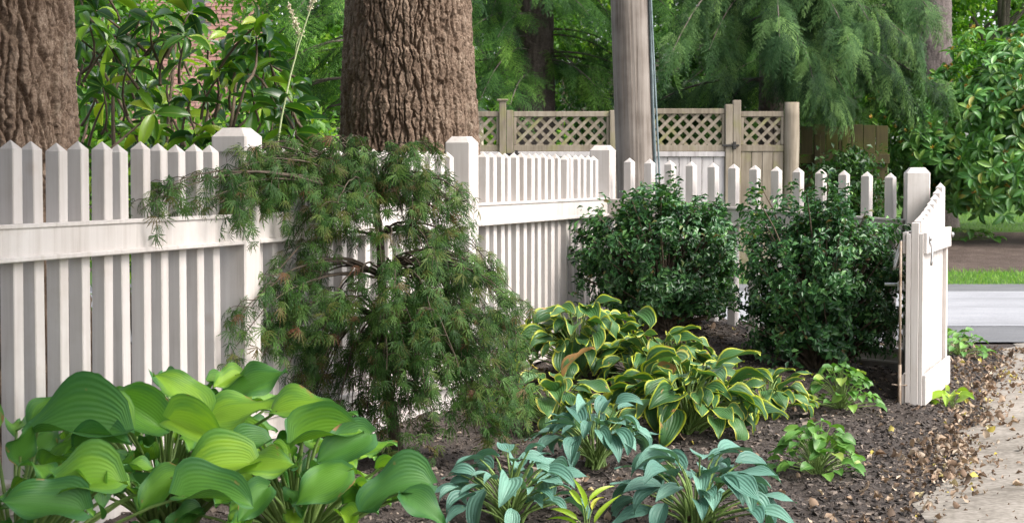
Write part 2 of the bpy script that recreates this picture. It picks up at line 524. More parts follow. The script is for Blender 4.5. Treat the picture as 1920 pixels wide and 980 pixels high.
M = {}
M['paint'] = wood_mat("white_paint", [(0.25, (0.35, 0.30, 0.265)), (0.42, (0.49, 0.445, 0.415)), (0.7, (0.60, 0.56, 0.535))], scale=(34, 34, 1.6), rough=0.6, bump=0.35, dirt=((0.36, 0.3, 0.245), 0.52, 0.55), knots=True)
M['paint_aged'] = wood_mat("aged_white_paint", [(0.25, (0.36, 0.32, 0.29)), (0.45, (0.5, 0.46, 0.43)), (0.7, (0.6, 0.56, 0.53))], scale=(40, 40, 3), rough=0.6, bump=0.35, dirt=((0.3, 0.25, 0.21), 0.52, 0.6))
M['bark'] = noise_mat("ridged_brown_bark", [(0.3, (0.055, 0.034, 0.023)), (0.5, (0.14, 0.095, 0.067)), (0.68, (0.29, 0.222, 0.17))], scale=14, fine=150, bump=0.7, dist=0.006, patch=((0.27, 0.25, 0.19), 2.6, .57, .4, (1, 1, .6)))
M['bark_dark'] = noise_mat("dark_bark", [(0.3, (0.05, 0.04, 0.035)), (0.6, (0.13, 0.105, 0.09)), (0.75, (0.2, 0.18, 0.16))], scale=9, fine=40, bump=0.8, dist=0.02)
M['bark_grey'] = noise_mat("grey_bark", [(0.3, (0.06, 0.046, 0.043)), (0.55, (0.14, 0.115, 0.108)), (0.75, (0.22, 0.19, 0.18))], scale=7, fine=40, bump=0.8, dist=0.02)
M['twig'] = noise_mat("brown_twig", [(0.3, (0.06, 0.045, 0.03)), (0.7, (0.16, 0.12, 0.085))], scale=20, bump=0.3)
M['maple_bark'] = noise_mat("maple_bark", [(0.3, (0.04, 0.032, 0.024)), (0.7, (0.12, 0.092, 0.066))], scale=30, bump=0.4)
M['pole'] = wood_mat("weathered_pole_wood", [(0.32, (0.035, 0.026, 0.02)), (0.42, (0.11, 0.09, 0.074)), (0.53, (0.195, 0.168, 0.146)), (0.72, (0.28, 0.25, 0.225))], scale=(34, 34, 0.8), rough=0.85, bump=0.7, dist=0.006)
M['board'] = wood_mat("weathered_grey_board", [(0.25, (0.22, 0.2, 0.19)), (0.5, (0.42, 0.39, 0.38)), (0.75, (0.54, 0.51, 0.49))], scale=(30, 30, 1.6), rough=0.9, bump=0.5)
M['cedar'] = wood_mat("mossy_tan_wood", [(0.25, (0.105, 0.085, 0.06)), (0.5, (0.215, 0.18, 0.135)), (0.75, (0.32, 0.28, 0.225))], scale=(30, 30, 2), rough=0.9, bump=0.5, moss=((0.2, 0.2, 0.06), 0.52))
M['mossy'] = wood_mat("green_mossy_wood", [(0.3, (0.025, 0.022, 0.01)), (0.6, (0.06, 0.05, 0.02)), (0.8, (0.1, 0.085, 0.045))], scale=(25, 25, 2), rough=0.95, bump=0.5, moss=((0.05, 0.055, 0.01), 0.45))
M['iron'] = noise_mat("black_iron", [(0.3, (0.015, 0.014, 0.013)), (0.7, (0.05, 0.045, 0.04))], scale=40, rough=0.6, bump=0.2)
M['zinc'] = noise_mat("galvanised_steel", [(0.3, (0.3, 0.3, 0.3)), (0.7, (0.55, 0.55, 0.55))], scale=40, rough=0.42, bump=0.1, metal=0.8)
M['rust'] = noise_mat("rusty_rod", [(0.3, (0.16, 0.1, 0.06)), (0.55, (0.3, 0.24, 0.19)), (0.75, (0.42, 0.4, 0.37))], scale=18, rough=0.8, bump=0.3)
M['cable'] = noise_mat("grey_blue_cable_guard", [(0.3, (0.1, 0.135, 0.145)), (0.7, (0.2, 0.25, 0.26))], scale=12, rough=0.5, bump=0.1)
M['concrete'] = noise_mat(patch=((0.1, 0.085, 0.065), 3.5, .56, .7), name="worn_concrete", stops=[(0.28, (0.09, 0.078, 0.062)), (0.45, (0.205, 0.18, 0.15)), (0.58, (0.3, 0.268, 0.232)), (0.75, (0.37, 0.34, 0.305))], scale=2.6, fine=45, bump=0.5, dist=0.006)
M['asphalt_light'] = noise_mat(patch=((0.2, 0.2, 0.21), .9, .52, .6, (.5, 2, 1)), name="sun_bleached_asphalt", stops=[(0.3, (0.2, 0.2, 0.21)), (0.55, (0.31, 0.31, 0.325)), (0.75, (0.38, 0.38, 0.39))], scale=1.2, fine=70, bump=0.4, dist=0.004)
M['asphalt_dark'] = noise_mat("dark_asphalt", [(0.3, (0.08, 0.08, 0.085)), (0.55, (0.15, 0.15, 0.155)), (0.75, (0.22, 0.22, 0.22))], scale=2, fine=70, bump=0.5, dist=0.005)
M['soil'] = noise_mat("dark_mulch_soil", [(0.3, (0.016, 0.012, 0.01)), (0.5, (0.055, 0.043, 0.036)), (0.66, (0.11, 0.088, 0.075))], scale=9, fine=110, bump=1.0, dist=0.02)
M['bank'] = noise_mat(patch=((0.16, 0.125, 0.1), 6, .58, .6), name="brown_mulch_bank", stops=[(0.3, (0.03, 0.021, 0.016)), (0.5, (0.075, 0.053, 0.043)), (0.68, (0.14, 0.105, 0.088))], scale=4, fine=60, bump=1.0, dist=0.03)
M['lawn'] = noise_mat("lawn_soil", [(0.3, (0.03, 0.07, 0.012)), (0.7, (0.08, 0.16, 0.02))], scale=3, fine=50, bump=1.0, dist=0.03)
M['chip'] = chip_mat("mulch_chips", [(0.0, (0.016, 0.012, 0.01)), (0.5, (0.048, 0.037, 0.031)), (0.82, (0.092, 0.074, 0.063)), (0.95, (0.19, 0.15, 0.122)), (1.0, (0.34, 0.27, 0.21))])
M['litter'] = leaf_mat("dry_fallen_leaves", [(0.0, (0.09, 0.06, 0.04)), (0.35, (0.2, 0.13, 0.085)), (0.7, (0.34, 0.245, 0.17)), (0.93, (0.48, 0.39, 0.3)), (0.97, (0.5, 0.42, 0.1)), (1.0, (0.45, 0.36, 0.06))], rough=0.8, trans=0.15, tcol=(1, 0.9, 0.7))
M['brick'] = noise_mat("pink_red_brick", [(0.3, (0.26, 0.12, 0.1)), (0.55, (0.42, 0.23, 0.2)), (0.75, (0.52, 0.34, 0.3))], scale=5, bump=0.4)
M['mortar'] = noise_mat("mortar", [(0.3, (0.3, 0.26, 0.24)), (0.7, (0.46, 0.42, 0.4))], scale=8, bump=0.3)
M['white_trim'] = noise_mat("white_trim", [(0.3, (0.66, 0.67, 0.7)), (0.7, (0.8, 0.81, 0.83))], scale=3, rough=0.5, bump=0)
M['stucco'] = noise_mat("beige_render", [(0.3, (0.5, 0.42, 0.34)), (0.7, (0.62, 0.54, 0.45))], scale=4, bump=0.2)
M['slate'] = noise_mat("grey_roof", [(0.3, (0.1, 0.1, 0.1)), (0.7, (0.2, 0.19, 0.19))], scale=4, bump=0.3)
M['glass'] = noise_mat("dark_window_glass", [(0.3, (0.02, 0.025, 0.03)), (0.7, (0.05, 0.06, 0.07))], scale=1, rough=0.08, bump=0, spec=0.8)
M['stem_green'] = noise_mat("pale_green_stem", [(0.3, (0.12, 0.2, 0.05)), (0.7, (0.24, 0.34, 0.1))], scale=10, rough=0.5, bump=0.1)
M['stem_white'] = noise_mat("whitish_flower_stalk", [(0.3, (0.35, 0.42, 0.2)), (0.7, (0.5, 0.55, 0.32))], scale=10, rough=0.6, bump=0.1)
M['floret'] = leaf_mat("cream_florets", [(0.0, (0.6, 0.5, 0.34)), (1.0, (0.8, 0.74, 0.6))], rough=0.7, trans=0.2, tcol=(1, 1, 0.9))

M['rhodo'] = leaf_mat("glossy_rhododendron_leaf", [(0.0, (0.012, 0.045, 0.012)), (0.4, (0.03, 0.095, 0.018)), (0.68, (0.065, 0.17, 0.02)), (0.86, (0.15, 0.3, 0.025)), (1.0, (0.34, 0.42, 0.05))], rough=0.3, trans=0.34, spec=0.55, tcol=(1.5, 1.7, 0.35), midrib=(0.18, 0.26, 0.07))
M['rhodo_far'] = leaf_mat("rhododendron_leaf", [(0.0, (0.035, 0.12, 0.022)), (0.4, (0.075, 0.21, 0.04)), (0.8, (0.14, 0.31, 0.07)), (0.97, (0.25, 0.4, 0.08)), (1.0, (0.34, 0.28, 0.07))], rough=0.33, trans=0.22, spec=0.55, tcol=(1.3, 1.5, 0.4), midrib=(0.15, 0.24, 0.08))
M['bud'] = leaf_mat("rusty_yellow_buds", [(0.0, (0.28, 0.12, 0.03)), (0.5, (0.42, 0.25, 0.05)), (1.0, (0.5, 0.45, 0.06))], rough=0.6, trans=0.2)
M['holly'] = leaf_mat("small_dark_holly_leaf", [(0.0, (0.018, 0.06, 0.02)), (0.5, (0.044, 0.13, 0.042)), (0.85, (0.085, 0.21, 0.06)), (0.97, (0.14, 0.29, 0.08)), (1.0, (0.2, 0.12, 0.05))], rough=0.33, trans=0.16, spec=0.5, tcol=(1.3, 1.5, 0.5))
M['maple'] = leaf_mat("laceleaf_maple_leaf", [(0.0, (0.02, 0.06, 0.014)), (0.5, (0.05, 0.12, 0.024)), (0.8, (0.1, 0.19, 0.042)), (0.92, (0.12, 0.14, 0.036)), (0.98, (0.12, 0.085, 0.036)), (1.0, (0.16, 0.065, 0.035))], rough=0.5, trans=0.28, tcol=(1.3, 1.2, 0.5), spec=0.22)
M['hemlock'] = leaf_mat("hemlock_needles", [(0.0, (0.01, 0.035, 0.01)), (0.45, (0.04, 0.11, 0.024)), (0.8, (0.09, 0.21, 0.036)), (1.0, (0.18, 0.33, 0.05))], rough=0.6, spec=.2, trans=0.28, tcol=(1.2, 1.4, 0.5))
M['spruce'] = leaf_mat("blue_green_needles", [(0.0, (0.008, 0.026, 0.008)), (0.5, (0.04, 0.1, 0.028)), (1.0, (0.13, 0.23, 0.06))], rough=0.6, spec=.2, trans=0.2, tcol=(1.1, 1.3, 0.7))
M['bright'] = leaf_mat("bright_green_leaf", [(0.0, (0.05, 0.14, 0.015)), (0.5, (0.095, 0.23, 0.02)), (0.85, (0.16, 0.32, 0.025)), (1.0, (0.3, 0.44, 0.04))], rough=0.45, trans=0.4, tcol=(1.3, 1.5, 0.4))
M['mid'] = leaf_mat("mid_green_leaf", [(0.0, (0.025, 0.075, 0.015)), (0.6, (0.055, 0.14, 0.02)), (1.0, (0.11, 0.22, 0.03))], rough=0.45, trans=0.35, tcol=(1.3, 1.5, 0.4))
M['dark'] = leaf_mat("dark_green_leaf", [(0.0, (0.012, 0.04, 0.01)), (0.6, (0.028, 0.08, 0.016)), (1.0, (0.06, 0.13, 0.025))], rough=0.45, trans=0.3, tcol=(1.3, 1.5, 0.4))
M['grass'] = leaf_mat("grass_blades", [(0.0, (0.07, 0.2, 0.015)), (0.6, (0.14, 0.32, 0.025)), (1.0, (0.28, 0.42, 0.06))], rough=0.5, trans=0.3)
M['herb'] = leaf_mat("fresh_green_leaf", [(0.0, (0.06, 0.17, 0.03)), (0.5, (0.11, 0.26, 0.045)), (0.9, (0.17, 0.34, 0.06)), (1.0, (0.3, 0.38, 0.07))], rough=0.45, trans=0.28, midrib=(0.2, 0.35, 0.1))
M['lime'] = leaf_mat("yellow_green_leaf", [(0.0, (0.2, 0.36, 0.03)), (0.6, (0.34, 0.48, 0.04)), (1.0, (0.55, 0.55, 0.06))], rough=0.45, trans=0.3)
M['hosta_gold'] = hosta_mat("gold_centred_hosta_leaf", [(0.0, (0.07, 0.2, 0.045)), (0.4, (0.12, 0.3, 0.04)), (0.7, (0.2, 0.41, 0.04)), (1.0, (0.33, 0.53, 0.05))], [(0.0, (0.045, 0.15, 0.05)), (0.6, (0.075, 0.22, 0.06)), (1.0, (0.14, 0.32, 0.06))], 0.74, 0.34, veins=19, trans=0.3, vein_col=0.04, rough=.48, spec=.4, wild=1.6, bump=.17, brown=.25)
M['hosta_blue'] = hosta_mat("blue_hosta_leaf", [(0.0, (0.07, 0.17, 0.13)), (0.5, (0.115, 0.255, 0.195)), (1.0, (0.17, 0.33, 0.255))], [(0.0, (0.08, 0.19, 0.15)), (1.0, (0.16, 0.32, 0.25))], 0.8, 0.2, veins=7, rough=0.5, trans=0.15, vein_col=0.05)
M['hosta_edge'] = hosta_mat("yellow_edged_hosta_leaf", [(0.0, (0.03, 0.085, 0.028)), (0.5, (0.055, 0.14, 0.042)), (1.0, (0.09, 0.2, 0.065))], [(0.0, (0.3, 0.38, 0.03)), (0.6, (0.46, 0.5, 0.045)), (1.0, (0.55, 0.52, 0.12))], 0.88, 0.05, veins=9, rough=0.4, trans=0.22, brown=0.25, vein_col=0.06)
M['hosta_scorched'] = hosta_mat("scorched_hosta_leaf", [(0.0, (0.09, 0.19, 0.06)), (1.0, (0.13, 0.25, 0.09))], [(0.0, (0.5, 0.48, 0.08)), (1.0, (0.6, 0.5, 0.2))], 0.84, 0.05, veins=9, rough=0.6, trans=0.2, brown=0.56, vein_col=0.12)

# ------------------------------------------------------------------ ground, path, road
FA = np.array([0.3181, 0.9481])                 # direction of the long fence
P1 = np.array([-1.007, 7.43]); P2 = np.array([-0.240, 9.717]); P3 = np.array([0.538, 12.03]); P0 = P1 - FA * 2.42
FC = unit(np.array([0.839, -0.545]))            # direction of the short fence
GP = np.array([2.185, 10.945])                  # gate post
PATH0 = np.array([1.38, 6.9]); PATHD = unit(np.array([1.57, 5.4])); PATHN = np.array([PATHD[1], -PATHD[0]])


def H(x, y):
    x = np.asarray(x, float); y = np.asarray(y, float)
    far = np.interp(y, [-400, 21.2, 23.0, 26.2, 40, 400], [0, 0, 0.1, 0.4, 0.8, 5.0])
    m = 0.28 * np.exp(-(((x - 1.05) / 1.15) ** 2 + ((y - 11.7) / 1.8) ** 2))
    dl = (x - P1[0]) * FA[1] - (y - P1[1]) * FA[0]       # distance in front of the fence
    m = m + 0.07 * np.exp(-((dl) / 0.9) ** 2) * np.clip((14 - y) / 2, 0, 1)
    dp = (x - PATH0[0]) * PATHN[0] + (y - PATH0[1]) * PATHN[1]
    bed = np.clip(-dp / 0.25, 0, 1) * np.clip((13.9 - y) / 0.4, 0, 1) * np.clip((y - 3.5) / 0.5, 0, 1) * np.clip((x + 4) / 0.5, 0, 1)
    rough = (vnoise(x * 3, y * 3, 1) - 0.4) * 0.06 + (vnoise(x * 13, y * 13, 2) - 0.5) * 0.022 + (vnoise(x * 37, y * 37, 3) - 0.5) * 0.012
    return far + m * np.clip(-dp / 0.5, 0, 1) + np.where(bed > 0, rough * bed + 0.012 * bed, 0)


def sheet(name, xs, ys, mat, off=0.0, fn=H, kind="structure"):
    X, Y = np.meshgrid(xs, ys)
    Z = fn(X, Y) + off
    n, k = len(xs), len(ys)
    i, j = np.meshgrid(np.arange(k - 1), np.arange(n - 1), indexing='ij')
    a = i * n + j
    Q = np.stack([a, a + 1, a + n + 1, a + n], -1).reshape(-1, 4)
    o = obj(name, mesh_arrays(name, np.stack([X, Y, Z], -1).reshape(-1, 3), Q, mat))
    tag(o, kind=kind)
    return o


xs = np.concatenate([[-300, -80, -30, -12, -6], np.arange(-4.2, 4.0, 0.035), [5, 7, 12, 30, 80, 300]])
ys = np.concatenate([[-300, -60, -15, -3, 1.5], np.arange(3.2, 14.2, 0.035), [15.5, 17, 19.8, 21.2, 22, 23, 24, 26.2, 30, 40, 60, 100, 300]])
sheet("ground", xs, ys, M['soil'])
# concrete path beside the bed
s = np.arange(-8, 7.6, 0.06); w = np.concatenate([np.arange(0, 0.4, 0.05), np.linspace(0.4, 1.7, 10)])
S_, W_ = np.meshgrid(s, w, indexing='ij')
W2 = W_ + np.where(W_ == 0, (vnoise(S_ * 2.5, S_ * 0, 4) - 0.5) * 0.16 + (vnoise(S_ * 9, S_ * 0, 5) - 0.5) * 0.07, 0)
PXY = PATH0 + S_[..., None] * PATHD + W2[..., None] * PATHN
PZ = 0.006 + np.clip(W_ / 0.3, 0, 1) * 0.012 + (vnoise(S_ * 1.3, W_ * 2, 8) - 0.5) * 0.008
i, j = np.meshgrid(np.arange(len(s) - 1), np.arange(len(w) - 1), indexing='ij'); a = i * len(w) + j
tag(obj("path", mesh_arrays("path", np.concatenate([PXY, PZ[..., None]], -1).reshape(-1, 3), np.stack([a, a + len(w), a + len(w) + 1, a + 1], -1).reshape(-1, 4), M['concrete'])), kind="structure")
flat = lambda x, y: np.zeros_like(x)
sheet("road", [-60, 60], [15.4, 19.85], M['asphalt_light'], 0.020, flat)
sheet("road_edge", [-60, 60], [14.0, 15.4], M['asphalt_dark'], 0.016, flat)
sheet("road_gutter", [-60, 60], [19.85, 21.2], M['asphalt_dark'], 0.016, flat)
sheet("verge", np.linspace(-30, 30, 61), [21.2, 22, 22.5], M['lawn'], 0.006)
sheet("mulch_bank", np.linspace(-30, 30, 61), [22.5, 23.0, 24, 26.2], M['bank'], 0.006)
sheet("lawn", np.linspace(-60, 60, 61), [26.2, 30, 40, 60, 100], M['lawn'], 0.006)

# grass blades on the verge and the far lawn
blade = leaf_grid(2, 1, lambda t: 1 - 0.85 * t, 0.09, fold=0, droop=0.7)
n = 9000
gx = rng.uniform(3.2, 9.5, n); gy = rng.uniform(21.1, 22.55, n) + rng.normal(0, .05, n)
k2 = 5000
gx = np.concatenate([gx, rng.uniform(4.5, 11, k2)]); gy = np.concatenate([gy, rng.uniform(26.3, 31, k2)])
n += k2
d = unit(np.stack([rng.normal(0, .45, n), rng.normal(0, .45, n), np.ones(n)], -1))
merged("grass", [blade], frames(d, rng.normal(0, 1, (n, 3))), np.stack([gx, gy, H(gx, gy)], -1), rng.uniform(.03, .085, n), M['grass'])
tag(bpy.data.objects["grass"], "mown green grass on the far verge and lawn across the road", "grass", kind="stuff")

# mulch chips in the bed
bx_ = MB(); bx_.box((-0.5, -0.2, -0.08), (0.5, 0.2, 0.08))
chip = (np.vstack(bx_.v) * np.array([1, 1, 1]) + rng.normal(0, 0.05, (8, 3)), np.vstack(bx_.q), np.zeros((8, 2)))
chip2 = (np.vstack(bx_.v) * np.array([.7, 1.6, .8]) + rng.normal(0, 0.08, (8, 3)), np.vstack(bx_.q), np.zeros((8, 2)))


def bed_points(n, lo=6.3, hi=13.6, edge=0.12):
    """points in the bed between fence and path"""
    y = lo + (hi - lo) * rng.random(n) ** 1.15
    xl = P1[0] + (y - P1[1]) * FA[0] / FA[1] - 0.1
    xc = P3[0] + (P3[1] - y) * (0.839 / 0.545)
    xp = PATH0[0] + (y - PATH0[1]) * PATHD[0] / PATHD[1] + edge
    u_ = rng.random(n) ** 0.7
    x = xl + (xp - xl) * u_
    return x, y


x, y = bed_points(42000)
n = len(x)
d = unit(np.stack([rng.normal(0, 1, n), rng.normal(0, 1, n), rng.normal(0, .35, n)], -1))
Rm = frames(d, np.stack([rng.normal(0, .5, n), rng.normal(0, .5, n), np.ones(n)], -1))
Rm = Rm[:, :, [1, 0, 2]] * np.array([1, -1, 1])
sz = 0.007 + 0.026 * rng.random(n) ** 3
o = merged("mulch_chips", [chip, chip2], Rm, np.stack([x, y, H(x, y) + sz * 0.1], -1), sz, M['chip'], smooth=False)
tag(o, "dark bark mulch chips covering the planting bed", "mulch", kind="stuff")

# dry leaves lying along the edge of the path and in the bed
lw = lambda t: max(0.02, math.sin(math.pi * min(1, t * 0.97 + 0.015)) ** 0.8)
dry = [leaf_grid(4, 2, lw, 0.5, fold=0.5, droop=1.6, wave=.3, seed=1), leaf_grid(4, 2, lw, 0.6, fold=-0.3, droop=-1.3, wave=.4, twist=1.0, seed=3), leaf_grid(4, 2, lw, 0.45, fold=0.8, droop=0.5, wave=.4, twist=-.8, seed=5)]
n1, n2, n3 = 1700, 520, 520
ss = rng.uniform(-0.6, 6.8, n1)
off = rng.normal(-0.05, 0.11, n1) + 0.05
clump = vnoise(ss * 1.7, ss * 0, 12)
keep = rng.random(n1) < np.clip(clump * 1.5 - 0.1 + (ss > 4.2) * 0.6, 0.12, 1)
off = np.where(ss > 4.2, off * 2.1 - 0.05, off)
q = (PATH0 + ss[:, None] * PATHD + off[:, None] * PATHN)[keep]
x, y = bed_points(n2)
x2 = rng.uniform(0, 1, n3); s2 = rng.uniform(-0.5, 6.9, n3); q2 = PATH0 + s2[:, None] * PATHD + (x2 ** 1.6 * 1.2)[:, None] * PATHN
q = np.vstack([q, np.stack([x, y], -1), q2]); n = len(q)
zz = np.maximum(H(q[:, 0], q[:, 1]), 0.016) + 0.006
d = unit(np.stack([rng.normal(0, 1, n), rng.normal(0, 1, n), rng.normal(0, .25, n)], -1))
nn = np.stack([rng.normal(0, .35, n), rng.normal(0, .35, n), np.ones(n)], -1)
sz = 0.016 + 0.040 * rng.random(n) ** 2.2
sz[-n3:] *= rng.uniform(.3, .8, n3)
o = merged("fallen_leaves", dry, frames(d, nn), np.stack([q[:, 0], q[:, 1], zz], -1), sz, M['litter'])
tag(o, "dry brown leaves scattered along the concrete path edge", "fallen leaves", kind="stuff")


# ------------------------------------------------------------------ white fence
def rotz(a, loc=(0, 0, 0), shear=0.0):
    c, s = math.cos(a), math.sin(a)
    Mx = Matrix(((c, -s, 0, loc[0]), (s, c, 0, loc[1]), (0, 0, 1, loc[2]), (0, 0, 0, 1)))
    return Mx


ANG_A = math.atan2(FA[1], FA[0]); ANG_C = math.atan2(FC[1], FC[0])
fence = empty("picket_fence", (P2[0], P2[1], 0), "long white picket fence running behind the hostas and the laceleaf maple", "fence", "white picket fences round the bed")
F0 = np.array([P2[0], P2[1], 0])


def along(p, d, t, side=0.0):
    nrm = np.array([-d[1], d[0]])
    return p + d * t + nrm * side


def picket_meshes(z0, z1, nvar=4):
    out = []
    for k in range(nvar):
        b = MB(); b.prism_post(0.05, 0.05, z0, z1 - 0.026, 0.026, 0.0, 0.003)
        out.append(b.mesh("picket", M['paint']))
    return out


def put(parent, base, name, me, xy, ang, z=0.0, tilt=(0, 0)):
    m4 = Matrix.Translation((xy[0] - base[0], xy[1] - base[1], z - base[2])) @ Matrix.Rotation(tilt[0], 4, 'X') @ Matrix.Rotation(tilt[1], 4, 'Y') @ Matrix.Rotation(ang, 4, 'Z')
    return obj(name, me, parent, mat4=m4)


def at_x(p, d, pxx):
    """distance along a fence line at which it crosses photo column pxx"""
    u_ = (pxx - 960) / 3800.0
    return (u_ * p[1] - p[0]) / (d[0] - u_ * d[1])


pm = picket_meshes(0.10, 1.29)
ts = []
t = at_x(P1, FA, 20) - 2 * 0.1297
while t < -0.13: ts.append(t); t += 0.1297
t = at_x(P1, FA, 840)
lst = []
while t > 0.13: lst.append(t); t -= 0.1297
ts += lst
tb = [at_x(P1, FA, v) for v in np.linspace(0, 1, 1)]
t9, t10 = at_x(P1, FA, 920.5), at_x(P1, FA, 1112)
pb = (t10 - t9) / 15
ts += [t9 - pb + k * pb for k in range(17)]
for k, t in enumerate(ts):
    q = along(P1, FA, t, rng.normal(0, .0015))
    put(fence, F0, "picket", pm[k % 4], q, ANG_A + rng.normal(0, .02), rng.normal(0, .003), (rng.normal(0, .003), rng.normal(0, .003)))


def post_mesh(h, w=0.127, cap=True, name="post"):
    b = MB(); b.prism_post(w, w, -0.1, h - 0.03 - (0.055 if cap else 0), 0.03 if not cap else 0.002, 0.6 if not cap else 0.98, 0.006)
    return b.mesh(name, M['paint'])


capm = MB(); capm.prism_post(0.140, 0.140, 0, 0.055, 0.032, 0.55, 0.006)
capme = capm.mesh("cap", M['paint'])
po = None
for k, (p, h, cap) in enumerate(((P0, 1.356, True), (P1, 1.356, True), (P2, 1.363, False), (P3, 1.35, False))):
    pobj = put(fence, F0, "post", post_mesh(h, cap=cap), p, ANG_A)
    if cap:
        obj("cap", capme, pobj, loc=(0, 0, h - 0.087))


def rail(parent, base, p, d, ang, t0, t1, ztop, slope=0.0, h=0.102, name="rail", front=-0.054, back=0.050, lip=True, mat='paint'):
    b = MB()
    sh = np.eye(4); sh[2, 0] = slope
    L = t1 - t0
    b.box((0, front, -h), (L, back, 0), sh, 0.004)
    if lip:
        b.box((0.003, front - 0.011, -h - 0.006), (L - 0.003, front + 0.01, -h + 0.010), sh, 0.003)
        b.box((0.003, front - 0.007, -0.010), (L - 0.003, front + 0.006, 0.004), sh, 0.002)
    q = along(p, d, t0)
    return put(parent, base, name, b.mesh(name, M[mat]), q, ang, ztop)


LA = float(np.linalg.norm(P2 - P1)); LB = float(np.linalg.norm(P3 - P2))
for (t0, t1) in ((-2.42 + .06, -.06), (.06, LA - .06), (LA + .06, LA + LB - .035)):
    rail(fence, F0, P1, FA, ANG_A, t0, t1, 1.040)
    rail(fence, F0, P1, FA, ANG_A, t0, t1, 0.285, h=0.085, name="bottom_rail")
    rail(fence, F0, P1, FA, ANG_A, t0, t1, 0.199, h=0.24, name="kickboard", front=-0.028, back=0.02, lip=False, mat='paint_aged')

fence2 = empty("picket_fence", (P3[0], P3[1], 0), "short white picket fence with wide gaps behind the two holly bushes", "fence", "white picket fences round the bed")
G0 = np.array([P3[0], P3[1], 0])
LC = float(np.linalg.norm(GP - P3)); FCd = unit(GP - P3); ANG_C = math.atan2(FCd[1], FCd[0])
sl = -0.105 / LC
tips = [1180, 1218, 1256, 1296, 1337, 1375.5, 1415, 1455.7, 1496, 1539, 1582, 1624.7, 1669.7]
pmc = picket_meshes(-0.93, 0.25 - 0.002)
for k, tx in enumerate(tips):
    t = at_x(P3, FCd, tx)
    q = along(P3, FCd, t)
    zr = 1.037 + sl * t
    put(fence2, G0, "picket", pmc[k % 4], q, ANG_C + rng.normal(0, .02), zr, (rng.normal(0, .004), rng.normal(0, .004)))
rail(fence2, G0, P3, FCd, ANG_C, .055, LC - .06, 1.037 + sl * .055, sl)
rail(fence2, G0, P3, FCd, ANG_C, .055, LC - .06, 0.335 + sl * .055, sl, h=0.075, name="bottom_rail")
rail(fence2, G0, P3, FCd, ANG_C, .055, LC - .06, 0.259 + sl * .055, sl, h=0.30, name="kickboard", front=-0.028, back=0.02, lip=False, mat='paint_aged')
put(fence2, G0, "gate_post", post_mesh(1.217, cap=False, name="gate_post"), GP, R(-4))

# ------------------------------------------------------------------ gate
HG = np.array([2.298, 10.86]); NG = np.array([1.950, 9.80])
gdir = unit(NG - HG); LG = float(np.linalg.norm(NG - HG)); ANG_G = math.atan2(gdir[1], gdir[0])
gate = empty("picket_gate", (HG[0], HG[1], 0.06), "open white picket gate with scalloped top swung over the mulch", "gate")
gate.rotation_euler = (0, 0, ANG_G)
gate.scale = (1, .76, 1)


def gbox(name, lo, hi, mat='paint', bev=.003, parent=None):
    b = MB(); b.box(lo, hi, None, bev)
    return b.obj(name, M[mat], parent or gate)


gbox("stile", (LG - .05, -.057, 0), (LG - .002, -.0255, .835))
gbox("stile", (LG - .05, .0255, 0), (LG - .004, .052, .838), 'paint_aged')
gbox("stile", (0, .0255, 0), (.06, .052, .84)); gbox("stile", (0, -.057, 0), (.06, -.0255, .84))
for z0, z1 in ((.735, .842), (0.0, .15)):
    gbox("rail", (.0, .053, z0 + .002), (LG - .009, .075, z1))
    gbox("rail", (.0, -.080, z0 + .002), (LG - .012, -.058, z1), 'paint_aged')
NPK = 9
for k in range(NPK):
    f = k / (NPK - 1)
    xx = LG - .027 - f * (LG - .06)
    top = .91 + .165 * f ** 1.5
    b = MB(); b.prism_post(.05 if k == 0 else .116, .05, 0.004, top - .024, .024 if k else .004, 0 if k else .8, .003)
    b.obj("picket", M['paint'], gate, loc=(xx, 0, 0))
b = MB(); b.tube([(LG + .012, -.088, .80), (LG + .012, -.088, .2)], .009, 8); b.tube([(LG + .012, -.088, .2), (LG + .013, -.087, -.10)], .0115, 8)
b.tube([(LG + .012, -.088, .10), (LG - .01, -.03, .10)], .004, 6); b.tube([(LG + .012, -.088, .10), (LG + .03, -.135, .105)], .004, 6)
b.obj("drop_rod", M['rust'], gate, True)
b = MB(); b.tube(bez((LG - .05, -.09, .78), (LG - .03, -.11, .74), (LG - .02, -.135, .66), 9), .010, 8); b.tube(bez((LG - .03, -.085, .80), (LG - .03, -.12, .77), (LG - .02, -.135, .66), 9), .007, 8)
b.obj("latch_hook", M['zinc'], gate, True)
b = MB(); b.tube([(LG - .06, -.085, .585), (LG - .06, -.20, .585)], .008, 8); b.box((LG - .085, -.115, .56), (LG - .035, -.081, .60))
b.obj("bracket", M['zinc'], gate)
b = MB(); b.tube(bez((LG - .09, .079, .80), (LG - .10, .105, .76), (LG - .08, .09, .68), 9), .008, 8); b.tube([(LG - .09, .076, .81), (LG - .09, .09, .81)], .012, 8)
b.obj("handle", M['zinc'], gate, True)
b = MB(); b.tube([(.02, .076, .80), (.02, .092, .80)], .013, 8); b.tube([(.03, .07, .80), (-.03, .085, .80)], .008, 6)
b.obj("hinge", M['zinc'], gate, True)


